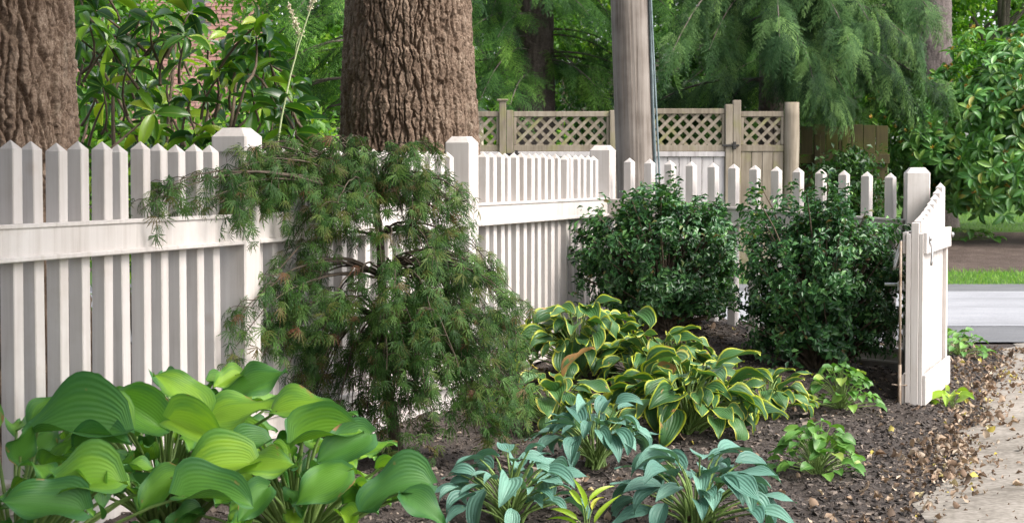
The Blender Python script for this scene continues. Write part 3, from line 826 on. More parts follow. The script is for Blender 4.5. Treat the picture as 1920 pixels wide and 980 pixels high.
# ------------------------------------------------------------------ trunks
def trunk_mesh(name, mat, rad, zs, path, nth, cell, amp, seed=0):
    """bark-plated trunk; rad(z), path(z)->xy offset"""
    th = np.arange(nth) / nth * 2 * np.pi
    TH, Z = np.meshgrid(th, zs)
    r0 = rad(Z)
    nper = 4 * max(2, int(round(2 * np.pi * float(rad(np.array(1.5))) / cell[0] / 4)))
    a = TH / (2 * np.pi) * nper
    b = Z / cell[1]
    wob = vnoise(a * 0.5, b * 1.6, seed + 3, nper * 0.5) - 0.5
    wob2 = vnoise(a * 1.0, b * 6.0, seed + 4, nper) - 0.5
    jag = vnoise(a * 2, b * 18, seed + 2, nper * 2) - .5
    aw = a + wob * 0.9 + wob2 * 0.45 + jag * .3
    f1, f2, idv = worley(aw, b + (vnoise(a, b, seed + 6, nper) - .5) * .6, seed, nper)
    plate = np.clip((f2 - f1) / 0.24, 0, 1) ** .8
    g1, g2, id2 = worley(a * 1.5 + jag * .8, b * 6.5 + wob2 * 1.2, seed + 20, nper * 1.5)
    flake = np.clip((g2 - g1) / 0.16, 0, 1)
    h1_, h2_, id3 = worley(a * 3.5 + jag, b * 15 + wob2 * 2, seed + 40, nper * 3.5)
    rough = vnoise(a * 8, b * 30, seed + 11, nper * 8) * 0.6 + vnoise(a * 17, b * 70, seed + 13, nper * 17) * 0.4
    hgt = plate * (0.5 + 0.3 * idv + flake * (.08 + 0.30 * id2) + .16 * id3) + 0.16 * rough
    r = r0 + amp * (hgt - 0.85)
    px_, py_ = path(Z)
    V = np.stack([px_ + r * np.cos(TH), py_ + r * np.sin(TH), Z], -1).reshape(-1, 3)
    k = len(zs)
    i, j = np.meshgrid(np.arange(k - 1), np.arange(nth), indexing='ij'); j2 = (j + 1) % nth
    Q = np.stack([i * nth + j, i * nth + j2, (i + 1) * nth + j2, (i + 1) * nth + j], -1).reshape(-1, 4)
    return mesh_arrays(name, V, Q, mat)


def crown_pts(c, rad, n, ncl, spread, shell=0.5):
    d = unit(rng.normal(0, 1, (ncl, 3))); rr = (shell + (1 - shell) * rng.random(ncl))[:, None]
    cl = np.asarray(c) + d * rr * np.asarray(rad)
    i = rng.integers(0, ncl, n)
    sp = spread * (0.5 + rng.random(ncl))[i][:, None]
    P = cl[i] + rng.normal(0, 1, (n, 3)) * sp * np.array([1, 1, 0.55])
    return P, cl


simple_leaf = leaf_grid(2, 2, lambda t: (0.15, 1, 0.12)[int(round(t * 2))], 0.55, fold=0.25, droop=0.6)


def broad_leaves(P, size, lo=0.6, hi=1.4):
    n = len(P)
    d = unit(np.stack([rng.normal(0, 1, n), rng.normal(0, 1, n), rng.normal(-.35, .5, n)], -1))
    nn = np.stack([rng.normal(0, .6, n), rng.normal(0, .6, n), np.ones(n)], -1)
    return frames(d, nn), size * rng.uniform(lo, hi, n)


def limbs(b, base, targets, r0, seg=7):
    for q in targets:
        q = np.asarray(q); m = (np.asarray(base) + q) / 2 + rng.normal(0, .12, 3) * np.linalg.norm(q - base) + np.array([0, 0, .15 * np.linalg.norm(q - base)])
        b.tube(bez(base, m, q, seg), np.linspace(r0, r0 * .2, seg), 6, False)


zs_big = np.concatenate([np.linspace(-.1, 1.1, 40), np.linspace(1.11, 2.45, 330), np.linspace(2.5, 7.0, 60)])
t1 = empty("oak_tree", (-0.536, 10.6, 0), "massive ridged brown trunk rising behind the fence near its middle post", "tree", "big old trees behind the fence")
obj("trunk", trunk_mesh("trunk", M['bark'], lambda z: np.interp(z, [-.1, .5, 1.36, 2.17, 4, 7], [.48, .42, .357, .315, .29, .2]), zs_big, lambda z: (-.006 * (z - 1.4), 0 * z), 600, (.034, .27), .030, 1), t1)
t2 = empty("oak_tree", (-2.03, 7.8, 0), "thick brown trunk behind the fence at the left edge", "tree", "big old trees behind the fence")
obj("trunk", trunk_mesh("trunk", M['bark'], lambda z: np.interp(z, [-.1, .5, 1.3, 1.9, 4, 7], [.45, .39, .35, .34, .31, .2]), zs_big, lambda z: (-.01 * (z - 1.3), 0 * z), 520, (.040, .34), .032, 31), t2)
for tr_, c, n in ((t1, (-1.6, 1.8, 7.6), 5200), (t2, (.2, -.6, 5.9), 8000)):
    P, cl = crown_pts(c, (3.4, 3.4, 2.4), n, 60, .5, .35)
    P = P[(P[:, 2] > 3.4)]
    Rm, S = broad_leaves(P, .26)
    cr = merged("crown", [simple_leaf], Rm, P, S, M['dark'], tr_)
    b = MB(); limbs(b, np.array([0, 0, 4.8]), cl[::4][:12], .1); b.obj("branches", M['bark_dark'], tr_, True)

for nm, loc, c, rd, n in (("unseen broad low oak added to shade the left of the fence", (-1.7, 1.4, 0), (1.1, 1.9, 4.2), (2.7, 3.0, 1.9), 13000),):  # unseen tree, added to keep sun and sky off the left fence
    tr_ = empty("oak_tree", loc, nm, "tree")
    zz = np.linspace(-.1, 5, 24)
    obj("trunk", trunk_mesh("trunk", M['bark'], lambda z: np.interp(z, [-.1, .5, 5], [.42, .33, .2]), zz, lambda z: (0 * z, 0 * z), 60, (.06, .2), .03, 5), tr_)
    P, cl = crown_pts(c, rd, n, 70, .42, .35)
    Rm, S = broad_leaves(P[P[:, 2] > 2.5], .24)
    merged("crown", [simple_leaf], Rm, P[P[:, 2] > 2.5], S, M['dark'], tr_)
    b = MB(); limbs(b, np.array([0, 0, 3.2]), cl[:12], .09); b.obj("branches", M['bark_dark'], tr_, True)

# ------------------------------------------------------------------ utility pole
pol = px(1193, 370, 14.3)
pole = empty("utility_pole", (pol[0], 14.3, 0), "weathered grey wooden utility pole behind the white corner post", "pole")
nth = 96; zs = np.concatenate([np.linspace(-.1, .9, 8), np.linspace(.95, 2.6, 160), np.linspace(2.8, 8, 12)])
th = np.arange(nth) / nth * 2 * np.pi; TH, Z = np.meshgrid(th, zs)
r = .1375 - .002 * Z + 0.0035 * (vnoise(TH / (2 * np.pi) * 40, Z * 1.1, 5, 40) - .5) - 0.006 * np.clip(vnoise(TH / (2 * np.pi) * 64, Z * .5, 9, 64) - .72, 0, 1) * 4
cx = -0.037 * (Z - 1.0)
V = np.stack([cx + r * np.cos(TH), r * np.sin(TH), Z], -1).reshape(-1, 3)
i, j = np.meshgrid(np.arange(len(zs) - 1), np.arange(nth), indexing='ij'); j2 = (j + 1) % nth
obj("shaft", mesh_arrays("shaft", V, np.stack([i * nth + j, i * nth + j2, (i + 1) * nth + j2, (i + 1) * nth + j], -1).reshape(-1, 4), M['pole']), pole)
b = MB(); zt = np.linspace(-.1, 8, 20)
b.tube(np.stack([-.037 * (zt - 1) + .141 - .002 * zt + .004 * np.sin(zt * 3), -.045 + 0 * zt, zt], -1), .012, 8)
b.obj("cable_guard", M['cable'], pole, True)
b = MB(); b.tube(np.stack([-.037 * (zt - 1) + .150 + .002 * zt + .012 * np.sin(zt * 1.7), -.075 + 0 * zt, zt], -1), .007, 8)
b.obj("cable", M['cable'], pole, True)

# ------------------------------------------------------------------ wooden lattice fence across the road
YL = 22.0
SCL = YL / 3800.0
lx = lambda p: (p - 960) * SCL
lz = lambda p: float(px(960, p, YL)[2])
lat = empty("lattice_fence", (lx(1200), YL, 0), "weathered board fence with lattice top seen beyond the utility pole", "fence")
L0 = np.array([lx(1200), YL, 0])


def lbox(name, x0, x1, z0, z1, y0, y1, mat, parent=None, base=None, bev=.004):
    bs = L0 if base is None else base
    b = MB(); b.box((-(x1 - x0) / 2, y0, -(z1 - z0) / 2), ((x1 - x0) / 2, y1, (z1 - z0) / 2), None, bev)
    return b.obj(name, M[mat], parent or lat, loc=((x0 + x1) / 2 - bs[0], YL - bs[1], (z0 + z1) / 2 - bs[2]))


def lattice_panel(x0, x1, z0, z1, parent, base, sp=.092, wd=.034, mat='cedar'):
    """diagonal strips in two layers, clipped to the panel"""
    for sgn, yo in ((1, -.012), (-1, .004)):
        c = -((z1 - z0)) if sgn > 0 else 0
        span = (x1 - x0) + (z1 - z0)
        k = 0
        q = sp * .4
        while q < span:
            if sgn > 0:
                a0 = x0 + q - (z1 - z0); p0 = (max(a0, x0), z0 + max(0, x0 - a0)); e = min(x0 + q, x1); p1 = (e, z1 - (x0 + q - e))
            else:
                a0 = x0 + q; p0 = (min(a0, x1), z0 + max(0, a0 - x1)); e = max(a0 - (z1 - z0), x0); p1 = (e, z1 - (e - (a0 - (z1 - z0))))
            L = math.hypot(p1[0] - p0[0], p1[1] - p0[1])
            if L > .05:
                b = MB(); b.box((-L / 2, yo, -wd / 2), (L / 2, yo + .011 + (k % 3) * .0006, wd / 2))
                m4 = Matrix.Translation(((p0[0] + p1[0]) / 2 - base[0], YL - base[1] + (0 if base is L0 else 0), (p0[1] + p1[1]) / 2 - base[2])) @ Matrix.Rotation(-math.atan2(p1[1] - p0[1], p1[0] - p0[0]), 4, 'Y')
                obj("lattice_strip", b.mesh("lattice_strip", M[mat]), parent, mat4=m4)
            q += sp * 1.414; k += 1


zt, zl1, zl0, zb = lz(209), lz(219), lz(272), lz(284)
panels = [(690, 936), (963, 1142), (1166, 1358), (1388, 1468)]
for k, (a, c) in enumerate(panels):
    x0, x1 = lx(a), lx(c)
    up = 0.03 if k == 2 else 0
    lbox("top_rail", x0, x1, zl1 + up, zt + up, -.03, .035, 'cedar')
    lbox("lattice_rail", x0, x1, zb, zl0, -.03, .035, 'cedar')
    lbox("side_rail", x0, x0 + .03, zl0 + .003, zl1 + up - .003, -.026, .03, 'cedar'); lbox("side_rail", x1 - .03, x1, zl0 + .003, zl1 + up - .003, -.026, .03, 'cedar')
    lattice_panel(x0 + .02, x1 - .02, zl0 - .006, zl1 + up + .006, lat, L0)
    if k < 3:
        lbox("board_rail", x0, x1, lz(294), zb - .003, -.045, -.012, 'board')
    nb = max(1, int(round((x1 - x0) / .125))); wb = (x1 - x0) / nb
    for q in range(nb):
        lbox("board", x0 + q * wb + .003, x0 + (q + 1) * wb - .003, .03, lz(294) - .004 if k < 3 else zb - .004, -.02 + rng.normal(0, .002), .005, 'board' if k < 3 else 'cedar', bev=.002)
for a, c, top in ((936, 949, 190), (949.5, 962.5, 207), (1142.5, 1165.5, 207), (1358.5, 1372, 196), (1372.5, 1387.5, 188)):
    lbox("post", lx(a), lx(c), -.05, lz(top), -.06, .06, 'cedar', bev=.006)
lbox("post_cap", lx(932), lx(953), lz(190) + .002, lz(186), -.075, .075, 'cedar')
b = MB(); zz = np.linspace(-.05, lz(192), 14); b.tube(np.stack([0 * zz, 0 * zz, zz], -1), .082 + .003 * np.sin(zz * 9), 18)
b.obj("round_post", M['cedar'], lat, True, loc=(lx(1483) - L0[0], -.02, 0))
for (a, c, yy) in ((1352, 1384, 272), (948, 975, 288)):
    b = MB(); b.box((lx(a) - L0[0], -.085, lz(yy + 3)), (lx(c) - L0[0], -.064, lz(yy - 1)), None, .004); b.box((lx((a + c) / 2 + 4) - L0[0], -.09, lz(yy + 8)), (lx((a + c) / 2 + 10) - L0[0], -.062, lz(yy - 6)), None, .004)
    b.obj("strap_hinge", M['iron'], lat)

YM = 23.2
mos = empty("board_fence", ((1560 - 960) / 3800 * YM, YM, 0), "dark green mossy board fence in shade beside the rhododendron", "fence")
for k in range(9):
    b = MB(); b.box((-.068, -.012, -.05), (.068, .012, 1.72 + rng.normal(0, .01)), None, .003); b.obj("board", M['mossy'], mos, loc=((k - 4) * .143, .05, 0))
for z0 in (1.28, .35):
    b = MB(); b.box((-.65, -.03, z0), (.65, .025, z0 + .11), None, .004); b.obj("rail", M['mossy'], mos)
for xx in (-.18, .13):
    b = MB(); b.box((xx - .035, -.075, 0), (xx + .035, -.034, 1.62), None, .005); b.obj("batten", M['mossy'], mos)

# trellis and shed seen over the lattice fence
YT = 28.0
tz = lambda p: float(px(960, p, YT)[2]); tx = lambda p: (p - 960) * YT / 3800
trl = empty("garden_trellis", (tx(1100), YT, .4), "small dark diamond trellis far behind the lattice fence", "trellis")
YL_keep = YL; YL = YT
TB = np.array([tx(1100), YT, .4])
lattice_panel(tx(1056), tx(1146), tz(205), tz(148), trl, TB, sp=.075, wd=.022)
for (a, c, z0, z1) in ((1053, 1057, 330, 146), (1096, 1101, 330, 146), (1145, 1149, 330, 146)):
    lbox("upright", tx(a), tx(c), tz(z0), tz(z1), -.03, .03, 'cedar', trl, TB)
for (a, c) in ((150, 145), (209, 204)):
    lbox("crossbar", tx(1057.2), tx(1144.8), tz(a), tz(c), -.028, .028, 'cedar', trl, TB)
YL = YL_keep
sh = empty("garden_shed", (-1.35, 30.0, .5), "beige rendered shed peeping over the fence beside the big trunk", "shed")
b = MB(); b.add(np.array([[-1.1, 0, 0], [.9, 0, 0], [.9, 2, 0], [-1.1, 2, 0], [-1.1, 0, 1.55], [.9, 0, 1.55], [.9, 2, 1.55], [-1.1, 2, 1.55], [-.1, 0, 2.05], [-.1, 2, 2.05]]), [[0, 1, 5, 4], [1, 2, 6, 5], [2, 3, 7, 6], [3, 0, 4, 7]], [[4, 5, 8], [6, 7, 9]])
b.obj("wall", M['stucco'], sh)
b = MB()
for s in (-1, 1):
    V = np.array([[-.1, -.12, 2.06], [-.1, 2.12, 2.06], [-.1 + s * 1.15, 2.12, 1.49], [-.1 + s * 1.15, -.12, 1.49]]); b.add(np.vstack([V, V + [0, 0, .06]]), [[0, 1, 2, 3], [4, 5, 6, 7], [0, 3, 7, 4], [1, 2, 6, 5], [2, 3, 7, 6], [0, 1, 5, 4]])
b.obj("roof", M['slate'], sh)

# ------------------------------------------------------------------ brick house
YH = 42.0
hx = lambda p: (p - 960) * YH / 3800
hz = lambda p: float(px(960, p, YH)[2])
hs_ = empty("brick_house", (-7.0, YH, .85), "pink brick house with white downspout half hidden behind the rhododendron", "house")
HB = np.array([-7.0, YH, .85])
holes = [(hx(196), hx(252), hz(45), hz(-70)), (hx(366), hx(386), hz(60), hz(-70)), (hx(390), hx(448), hz(310), hz(225))]


def hbox(name, x0, x1, y0, y1, z0, z1, mat, parent=None, bev=0):
    b = MB(); b.box((x0 - HB[0], y0, z0 - HB[2]), (x1 - HB[0], y1, z1 - HB[2]), None, bev)
    return b.obj(name, M[mat], parent or hs_)


hbox("wall", -10.2, hx(545), .03, 6, .6, 6.6, 'mortar')
rb, cb = .079, .222
mbk = MB(); mbk.box((-.105, -.012, -.034), (.105, .04, .034), None, .003)
mhalf = mbk.mesh("brick", M['brick'])
cand = []
r_ = 0
z = .9
while z < 6.4:
    x = -10.1 + (r_ % 2) * cb / 2
    while x < hx(540):
        if not any(h[0] - .1 < x < h[1] + .1 and h[2] - .04 < z < h[3] + .04 for h in holes): cand.append((x, z))
        x += cb
    z += rb; r_ += 1
cand = np.array(cand)
qx, qy = to_px(np.stack([cand[:, 0], np.full(len(cand), YH), cand[:, 1]], -1))
sc_ = -np.hypot((qx - 345) / 140, (qy - 35) / 75) - (qy < 0) * 5
od = np.argsort(-sc_)
for k in od[:290]:
    obj("brick", mhalf, hs_, loc=(cand[k][0] - HB[0], 0.0, cand[k][1] - HB[2]))
rest = cand[od[290:]]
bv = np.vstack(mbk.v); bq = np.vstack(mbk.q); bt = np.vstack(mbk.t)
N = len(rest)
V = (bv[None] + np.stack([rest[:, 0] - HB[0], np.zeros(N), rest[:, 1] - HB[2]], -1)[:, None, :]).reshape(-1, 3)
offs = (np.arange(N) * len(bv))[:, None, None]
o = obj("brickwork", mesh_arrays("brickwork", V, [(bq[None] + offs).reshape(-1, 4), (bt[None] + offs).reshape(-1, 3)], M['brick'], smooth=False), hs_); o["kind"] = "stuff"
for (x0, x1, z0, z1) in holes:
    w_ = hbox("window", x0, x1, -.03, .028, z0, z1, 'white_trim' if x1 - x0 > .4 else 'glass')
    hbox("pane", x0 + .06, x1 - .06, -.042, -.032, z0 + .06, z1 - .06, 'glass', w_)
hbox("downspout", hx(517), hx(533), -.12, -.02, .9, 6.5, 'white_trim', bev=.02)
b = MB(); b.add(np.array([[-3.6, -.4, 5.7], [3, -.4, 5.7], [3, 6.4, 5.7], [-3.6, 6.4, 5.7], [-3.6, 3, 8.2], [3, 3, 8.2]]), [[0, 1, 5, 4], [2, 3, 4, 5], [3, 2, 1, 0]], [[1, 2, 5], [3, 0, 4]])
b.obj("roof", M['slate'], hs_)


# ------------------------------------------------------------------ rhododendrons
rw = lambda t: max(0.03, math.sin(math.pi * (t ** 0.9) * .98 + .02) ** 0.75)
rh_t = [leaf_grid(5, 2, rw, .36, fold=.35, droop=d_, twist=tw) for d_, tw in ((.5, 0), (.9, .2), (.2, -.2), (1.2, .1))]


def rosettes(C, A, nper, L, amin=50, amax=110):
    Ps, Ds, Ns, Ss = [], [], [], []
    for c, ax in zip(C, A):
        k = int(rng.integers(nper[0], nper[1]))
        ax = unit(ax); ref = unit(np.cross(ax, rng.normal(0, 1, 3))); r2 = np.cross(ax, ref)
        ph = rng.random() * 6.28
        for q in range(k):
            p_ = ph + q * 2.4 + rng.normal(0, .2)
            al = R(rng.uniform(amin, amax)); rad_ = math.cos(p_) * ref + math.sin(p_) * r2
            d_ = ax * math.cos(al) + rad_ * math.sin(al) + np.array([0, 0, -.12])
            Ps.append(c + rad_ * .012); Ds.append(d_); Ns.append(ax * math.sin(al) - rad_ * math.cos(al) + rng.normal(0, .15, 3)); Ss.append(L * rng.uniform(.65, 1.2))
    return np.array(Ps), frames(np.array(Ds), np.array(Ns)), np.array(Ss)


# left one, behind the fence
rb_ = np.array([-1.55, 9.6, 0.0])
rhl = empty("rhododendron", rb_, "glossy large leaved rhododendron behind the fence at the left", "shrub", "rhododendron bushes")
C = []
for k in range(140):
    x_ = rng.uniform(120, 560); Yk = rng.uniform(8.75, 10.6)
    ymin = np.interp(x_, [120, 230, 300, 420, 520, 560], [-60, -40, 40, 45, 80, 170])
    y_ = rng.uniform(ymin, 400)
    C.append(px(x_, y_, Yk))
for x_, y_ in ((355, 25), (285, 40), (485, 45), (465, 90), (330, 75), (505, 95), (180, 20), (215, 70)):
    C.append(px(x_, y_, rng.uniform(8.8, 9.3)))
C = np.array(C) - rb_
A = unit(np.stack([rng.normal(0, .45, len(C)), rng.normal(-.25, .4, len(C)), np.ones(len(C)) * .8], -1))
P, Rm, S = rosettes(C, A, (5, 9), .135, 40, 115)
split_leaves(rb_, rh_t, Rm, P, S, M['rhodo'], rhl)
b = MB()
for k in range(9):
    tip = C[rng.integers(0, len(C))]; mid = tip * np.array([.5, .5, .55]) + rng.normal(0, .15, 3); b.tube(bez((rng.normal(0, .1), rng.normal(0, .1), 0), mid, tip, 10), np.linspace(.02, .006, 10), 6)
for c in C[::1]:
    m_ = c + np.array([rng.normal(0, .12), rng.normal(.05, .1), -.2]); b.tube(bez(c, (c + m_) / 2 + rng.normal(0, .03, 3), m_, 5), np.linspace(.004, .008, 5), 5, False)
b.obj("branches", M['twig'], rhl, True)

# right one, across the road
rb2 = np.array([7.3, 26.2, .40])
rhr = empty("rhododendron", rb2, "broad rounded rhododendron with rust coloured buds across the road", "shrub", "rhododendron bushes")
C, A = [], []
while len(C) < 1000:
    d_ = unit(rng.normal(0, 1, 3))
    if d_[2] < -.55: continue
    rr = rng.uniform(.72, 1.03) if rng.random() < .8 else rng.uniform(.4, .8)
    lump = 1 + .10 * math.sin(d_[0] * 7 + d_[2] * 5) + .06 * math.sin(d_[1] * 11 + 2)
    c = np.array([0, 0, 1.05]) + d_ * np.array([2.6, 1.9, 1.5]) * rr * lump
    w_ = c + rb2; qx, qy = to_px(w_)
    if qx[0] > 2080: continue
    if c[2] < .07 or (c[1] > .3 and rng.random() < .8): continue
    C.append(c); A.append(unit(d_ + np.array([0, -.2, .55]) + rng.normal(0, .25, 3)))
C = np.array(C)
P, Rm, S = rosettes(C, A, (8, 12), .165, 50, 100)
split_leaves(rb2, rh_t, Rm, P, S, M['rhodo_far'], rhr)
sel = rng.random(len(C)) < .22
Pb = np.repeat(C[sel], 5, 0) + np.repeat(unit(np.array(A)[sel]) * .03, 5, 0)
db = np.repeat(np.array(A)[sel], 5, 0) + rng.normal(0, .5, (len(Pb), 3))
merged("buds", [leaf_grid(2, 2, lambda t: (.3, 1, .2)[int(round(t * 2))], .55, fold=.5, droop=.3)], frames(db, rng.normal(0, 1, (len(Pb), 3))), Pb, .05, M['bud'], rhr)
b = MB()
for p0, p1, p2, r0 in (((.05, -.6, 0), (.1, -.6, .5), (-.15, -.7, 1.1), .06), ((.1, -.5, 0), (.25, -.5, .6), (.5, -.4, 1.2), .05), ((.0, -.6, 0.02), (-.35, -.9, .12), (-.75, -1.0, .32), .07), ((.3, 0, 0), (.6, .1, .8), (.2, .2, 1.6), .07), ((-.2, .2, 0), (-.8, .2, .6), (-1.2, 0, 1.2), .06), ((.1, -.8, .1), (-.2, -1.1, .05), (-.9, -1.2, .1), .05)):
    b.tube(bez(p0, p1, p2, 12), np.linspace(r0, r0 * .4, 12), 8)
b.obj("branches", M['twig'], rhr, True)

# ------------------------------------------------------------------ conifers
def spray_template(needle=.03, twigs=9, seed=0, wd=.010, dr=.7):
    """flat needle spray of length 1 along +Y with drooping tip, built of thin blades"""
    r_ = np.random.default_rng(seed)
    V, Q = [], []
    def blade(p, d, w):
        d = np.asarray(d, float); s_ = unit(np.cross(d, [0, 0, 1.0])) * w / 2
        k = len(V); V.extend([p - s_ * .5, p + s_ * .5, p + d * .6 + s_, p + d * .6 - s_]); Q.append([k, k + 1, k + 2, k + 3])
        V.extend([p + d]); Q.append([k + 3, k + 2, k + 4, k + 4])
    for i in range(twigs + 1):
        v = .08 + .92 * i / twigs
        y = v; z = -dr * .5 * v * v
        for sg in ((-1, 1) if i < twigs else (0,)):
            l = (.42 * (1 - v * .75) + .05) * r_.uniform(.7, 1.2)
            ang = R(r_.uniform(38, 62)) * sg
            d = np.array([math.sin(ang), math.cos(ang), -dr * v - .12])
            nb = max(3, int(l / .045))
            for q in range(nb):
                t = q / nb * l
                pp = np.array([0, y, z]) + unit(d) * t + np.array([0, 0, -.25 * t * t])
                for s2 in (-1, 1):
                    a2 = ang + s2 * R(r_.uniform(28, 55))
                    blade(pp, np.array([math.sin(a2), math.cos(a2), -dr * v - .1 + r_.normal(0, .15)]) * needle * r_.uniform(.8, 1.5), wd)
    V = np.array(V); Q = np.array(Q)
    Q[:, 3] = np.where(Q[:, 3] == Q[:, 2], Q[:, 2], Q[:, 3])
    return V, Q


def fix_quads(V, Q):
    tri = Q[Q[:, 2] == Q[:, 3]][:, :3]; quad = Q[Q[:, 2] != Q[:, 3]]
    return V, np.vstack([quad[:, [0, 1, 2]], quad[:, [0, 2, 3]], tri]), np.zeros((len(V), 2))


spray_fine = [fix_quads(*spray_template(.05, 8, s, .016, .7)) for s in (1, 2, 3)]
spray_long = [fix_quads(*spray_template(.075, 8, s, .016, 1.1)) for s in (4, 5, 6)]


def conifer(name, label, base, trunk_r, trunk_h, branches, mat, sprays, bark, frond=.42, per=9, group="conifers across the road"):
    """branches: (z, azimuth deg (0 = +X, -90 = towards camera), length, droop)"""
    t = empty(name, base, label, "tree", group)
    zs_ = np.linspace(-.1, trunk_h, 120)
    obj("trunk", trunk_mesh("trunk", bark, lambda z: np.interp(z, [-.1, .4, trunk_h], [trunk_r * 1.35, trunk_r, trunk_r * .45]), zs_, lambda z: (0 * z, 0 * z), 90, (.06, .2), trunk_r * .12, int(base[0] * 7) % 17), t)
    b = MB(); Ps, Ds = [], []
    for (z, az, l, dr) in branches:
        a_ = R(az); d0 = np.array([math.cos(a_), math.sin(a_), 0])
        p0 = np.array([0, 0, z]); p1 = d0 * l * .55 + np.array([0, 0, z + .10 * l]); p2 = d0 * l + np.array([0, 0, z - dr])
        path = bez(p0, p1, p2, 12)
        b.tube(path, np.linspace(.008 + .006 * l, .004, 12), 5, False)
        tn = unit(np.gradient(path, axis=0))
        k = int(per * l)
        for q in range(k):
            f = .12 + .88 * rng.random() ** .8
            i_ = min(11, int(f * 11)); pp = path[i_] + (path[min(11, i_ + 1)] - path[i_]) * rng.random()
            sd = rng.choice([-1, 1]) * rng.uniform(.3, 1.1)
            dd = tn[i_] + np.cross(tn[i_], [0, 0, 1]) * sd + np.array([0, 0, -dr / l * rng.uniform(0, .8) - .1 + rng.normal(0, .15)])
            Ps.append(pp + rng.normal(0, .05, 3)); Ds.append(dd)
        Ps.append(p2); Ds.append(tn[-1])
    b.obj("branches", M['bark_dark'], t, True)
    Ps, Ds = np.array(Ps), unit(np.array(Ds))
    nn = np.stack([rng.normal(0, .3, len(Ps)), rng.normal(-.2, .3, len(Ps)), np.ones(len(Ps))], -1)
    merged("crown", sprays, frames(Ds, nn), Ps, frond * rng.uniform(.6, 1.3, len(Ps)), mat, t)
    return t


def br(n, z0, z1, az0, az1, l0, l1, d0, d1):
    return [(rng.uniform(z0, z1), rng.uniform(az0, az1), rng.uniform(l0, l1), rng.uniform(d0, d1)) for _ in range(n)]


conifer("hemlock_tree", "dark trunked hemlock standing behind the lattice fence left of the pole", ((1003 - 960) / 3800 * 24.6, 24.6, .2), .27, 7,
        br(44, 2.0, 4.6, 180, 360, 1.0, 2.6, .3, .9) + br(16, 2.2, 4.6, 0, 180, 1.2, 2.4, .3, .9), M['hemlock'], spray_fine, M['bark_dark'], .34, 28)
conifer("hemlock_tree", "large hemlock with pinkish grey trunk at the upper right", ((1743 - 960) / 3800 * 27.5, 27.5, .45), .315, 9,
        br(66, 1.5, 5.0, 160, 236, 1.4, 4.0, .3, 1.0) + br(12, 2.2, 5, 120, 160, 1.5, 3.2, .4, 1.0) + br(12, 1.6, 2.8, 196, 222, 2.6, 3.8, .5, 1.0), M['hemlock'], spray_fine, M['bark_grey'], .36, 30)
conifer("spruce_tree", "blue green spruce with boughs drooping over the wooden fence", ((1445 - 960) / 3800 * 24.4, 24.4, .2), .17, 6,
        br(18, 2.5, 4.6, 230, 310, 1.2, 3.0, .5, 1.15) + br(36, 1.9, 4.4, 160, 380, .7, 2.1, .3, .8), M['spruce'], spray_long, M['bark_dark'], .34, 30)
conifer("hemlock_tree", "feathery hemlock between the brick house and the big trunk", ((690 - 960) / 3800 * 19, 19.0, .0), .16, 6,
        br(40, .9, 3.6, 120, 260, .6, 1.35, .1, .5) + br(14, 1, 3.4, 260, 420, .5, 1.0, .2, .5), M['hemlock'], spray_fine, M['bark_dark'], .36, 16)

# ------------------------------------------------------------------ broadleaf trees and bushes behind
def broad_tree(name, label, pxx, Y, crown_c, rad, n, leaf, mat, trunk=.14, ncl=70, spread=.28, cat="tree", group="leafy trees behind the fences", shell=.35):
    x_ = (pxx - 960) / 3800 * Y; zb_ = float(H(x_, Y))
    if name == 'shade_bush': x_ -= 1.75
    t = empty(name, (x_, Y, zb_), label, cat, group)
    P, cl = crown_pts(crown_c, rad, n, ncl, spread, shell)
    P = P[P[:, 2] > .02]
    if name == 'shade_bush': P = P[P[:, 0] < .9]
    Rm, S = broad_leaves(P, leaf)
    merged("crown", [simple_leaf], Rm, P, S, mat, t)
    b = MB()
    top = np.array([rng.normal(0, .1), rng.normal(0, .1), crown_c[2] * .8])
    b.tube(bez((0, 0, -.1), top * .5 + rng.normal(0, .08, 3), top, 10), np.linspace(trunk, trunk * .5, 10), 10)
    b.obj("trunk", M['bark_dark'], t, True)
    b = MB(); limbs(b, top * .75, cl[:14], trunk * .4); b.obj("branches", M['bark_dark'], t, True)
    return t


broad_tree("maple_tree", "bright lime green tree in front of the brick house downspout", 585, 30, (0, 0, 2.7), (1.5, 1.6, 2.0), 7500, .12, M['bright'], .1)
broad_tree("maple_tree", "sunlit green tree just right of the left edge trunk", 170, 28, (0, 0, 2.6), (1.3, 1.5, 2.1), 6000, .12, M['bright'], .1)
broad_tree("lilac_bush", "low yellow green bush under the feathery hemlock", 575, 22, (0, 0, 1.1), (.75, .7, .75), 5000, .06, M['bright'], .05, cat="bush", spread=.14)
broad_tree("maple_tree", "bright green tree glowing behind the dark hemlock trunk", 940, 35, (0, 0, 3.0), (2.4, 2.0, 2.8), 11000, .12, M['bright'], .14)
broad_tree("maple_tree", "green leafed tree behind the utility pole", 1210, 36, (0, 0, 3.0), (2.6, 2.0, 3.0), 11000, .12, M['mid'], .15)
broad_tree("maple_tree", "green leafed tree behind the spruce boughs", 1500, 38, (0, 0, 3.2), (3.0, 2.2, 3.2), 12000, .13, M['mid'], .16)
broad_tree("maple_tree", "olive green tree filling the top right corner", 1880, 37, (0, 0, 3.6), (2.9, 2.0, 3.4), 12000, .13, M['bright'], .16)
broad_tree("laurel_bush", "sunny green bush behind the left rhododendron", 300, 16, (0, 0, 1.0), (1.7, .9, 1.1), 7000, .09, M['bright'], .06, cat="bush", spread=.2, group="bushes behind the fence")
broad_tree("laurel_bush", "dark evergreen bush filling the gap before the mossy fence", 1590, 22.5, (0, 0, .75), (.42, .35, .62), 5000, .07, M['dark'], .06, cat="bush", spread=.12, group="bushes behind the fence")
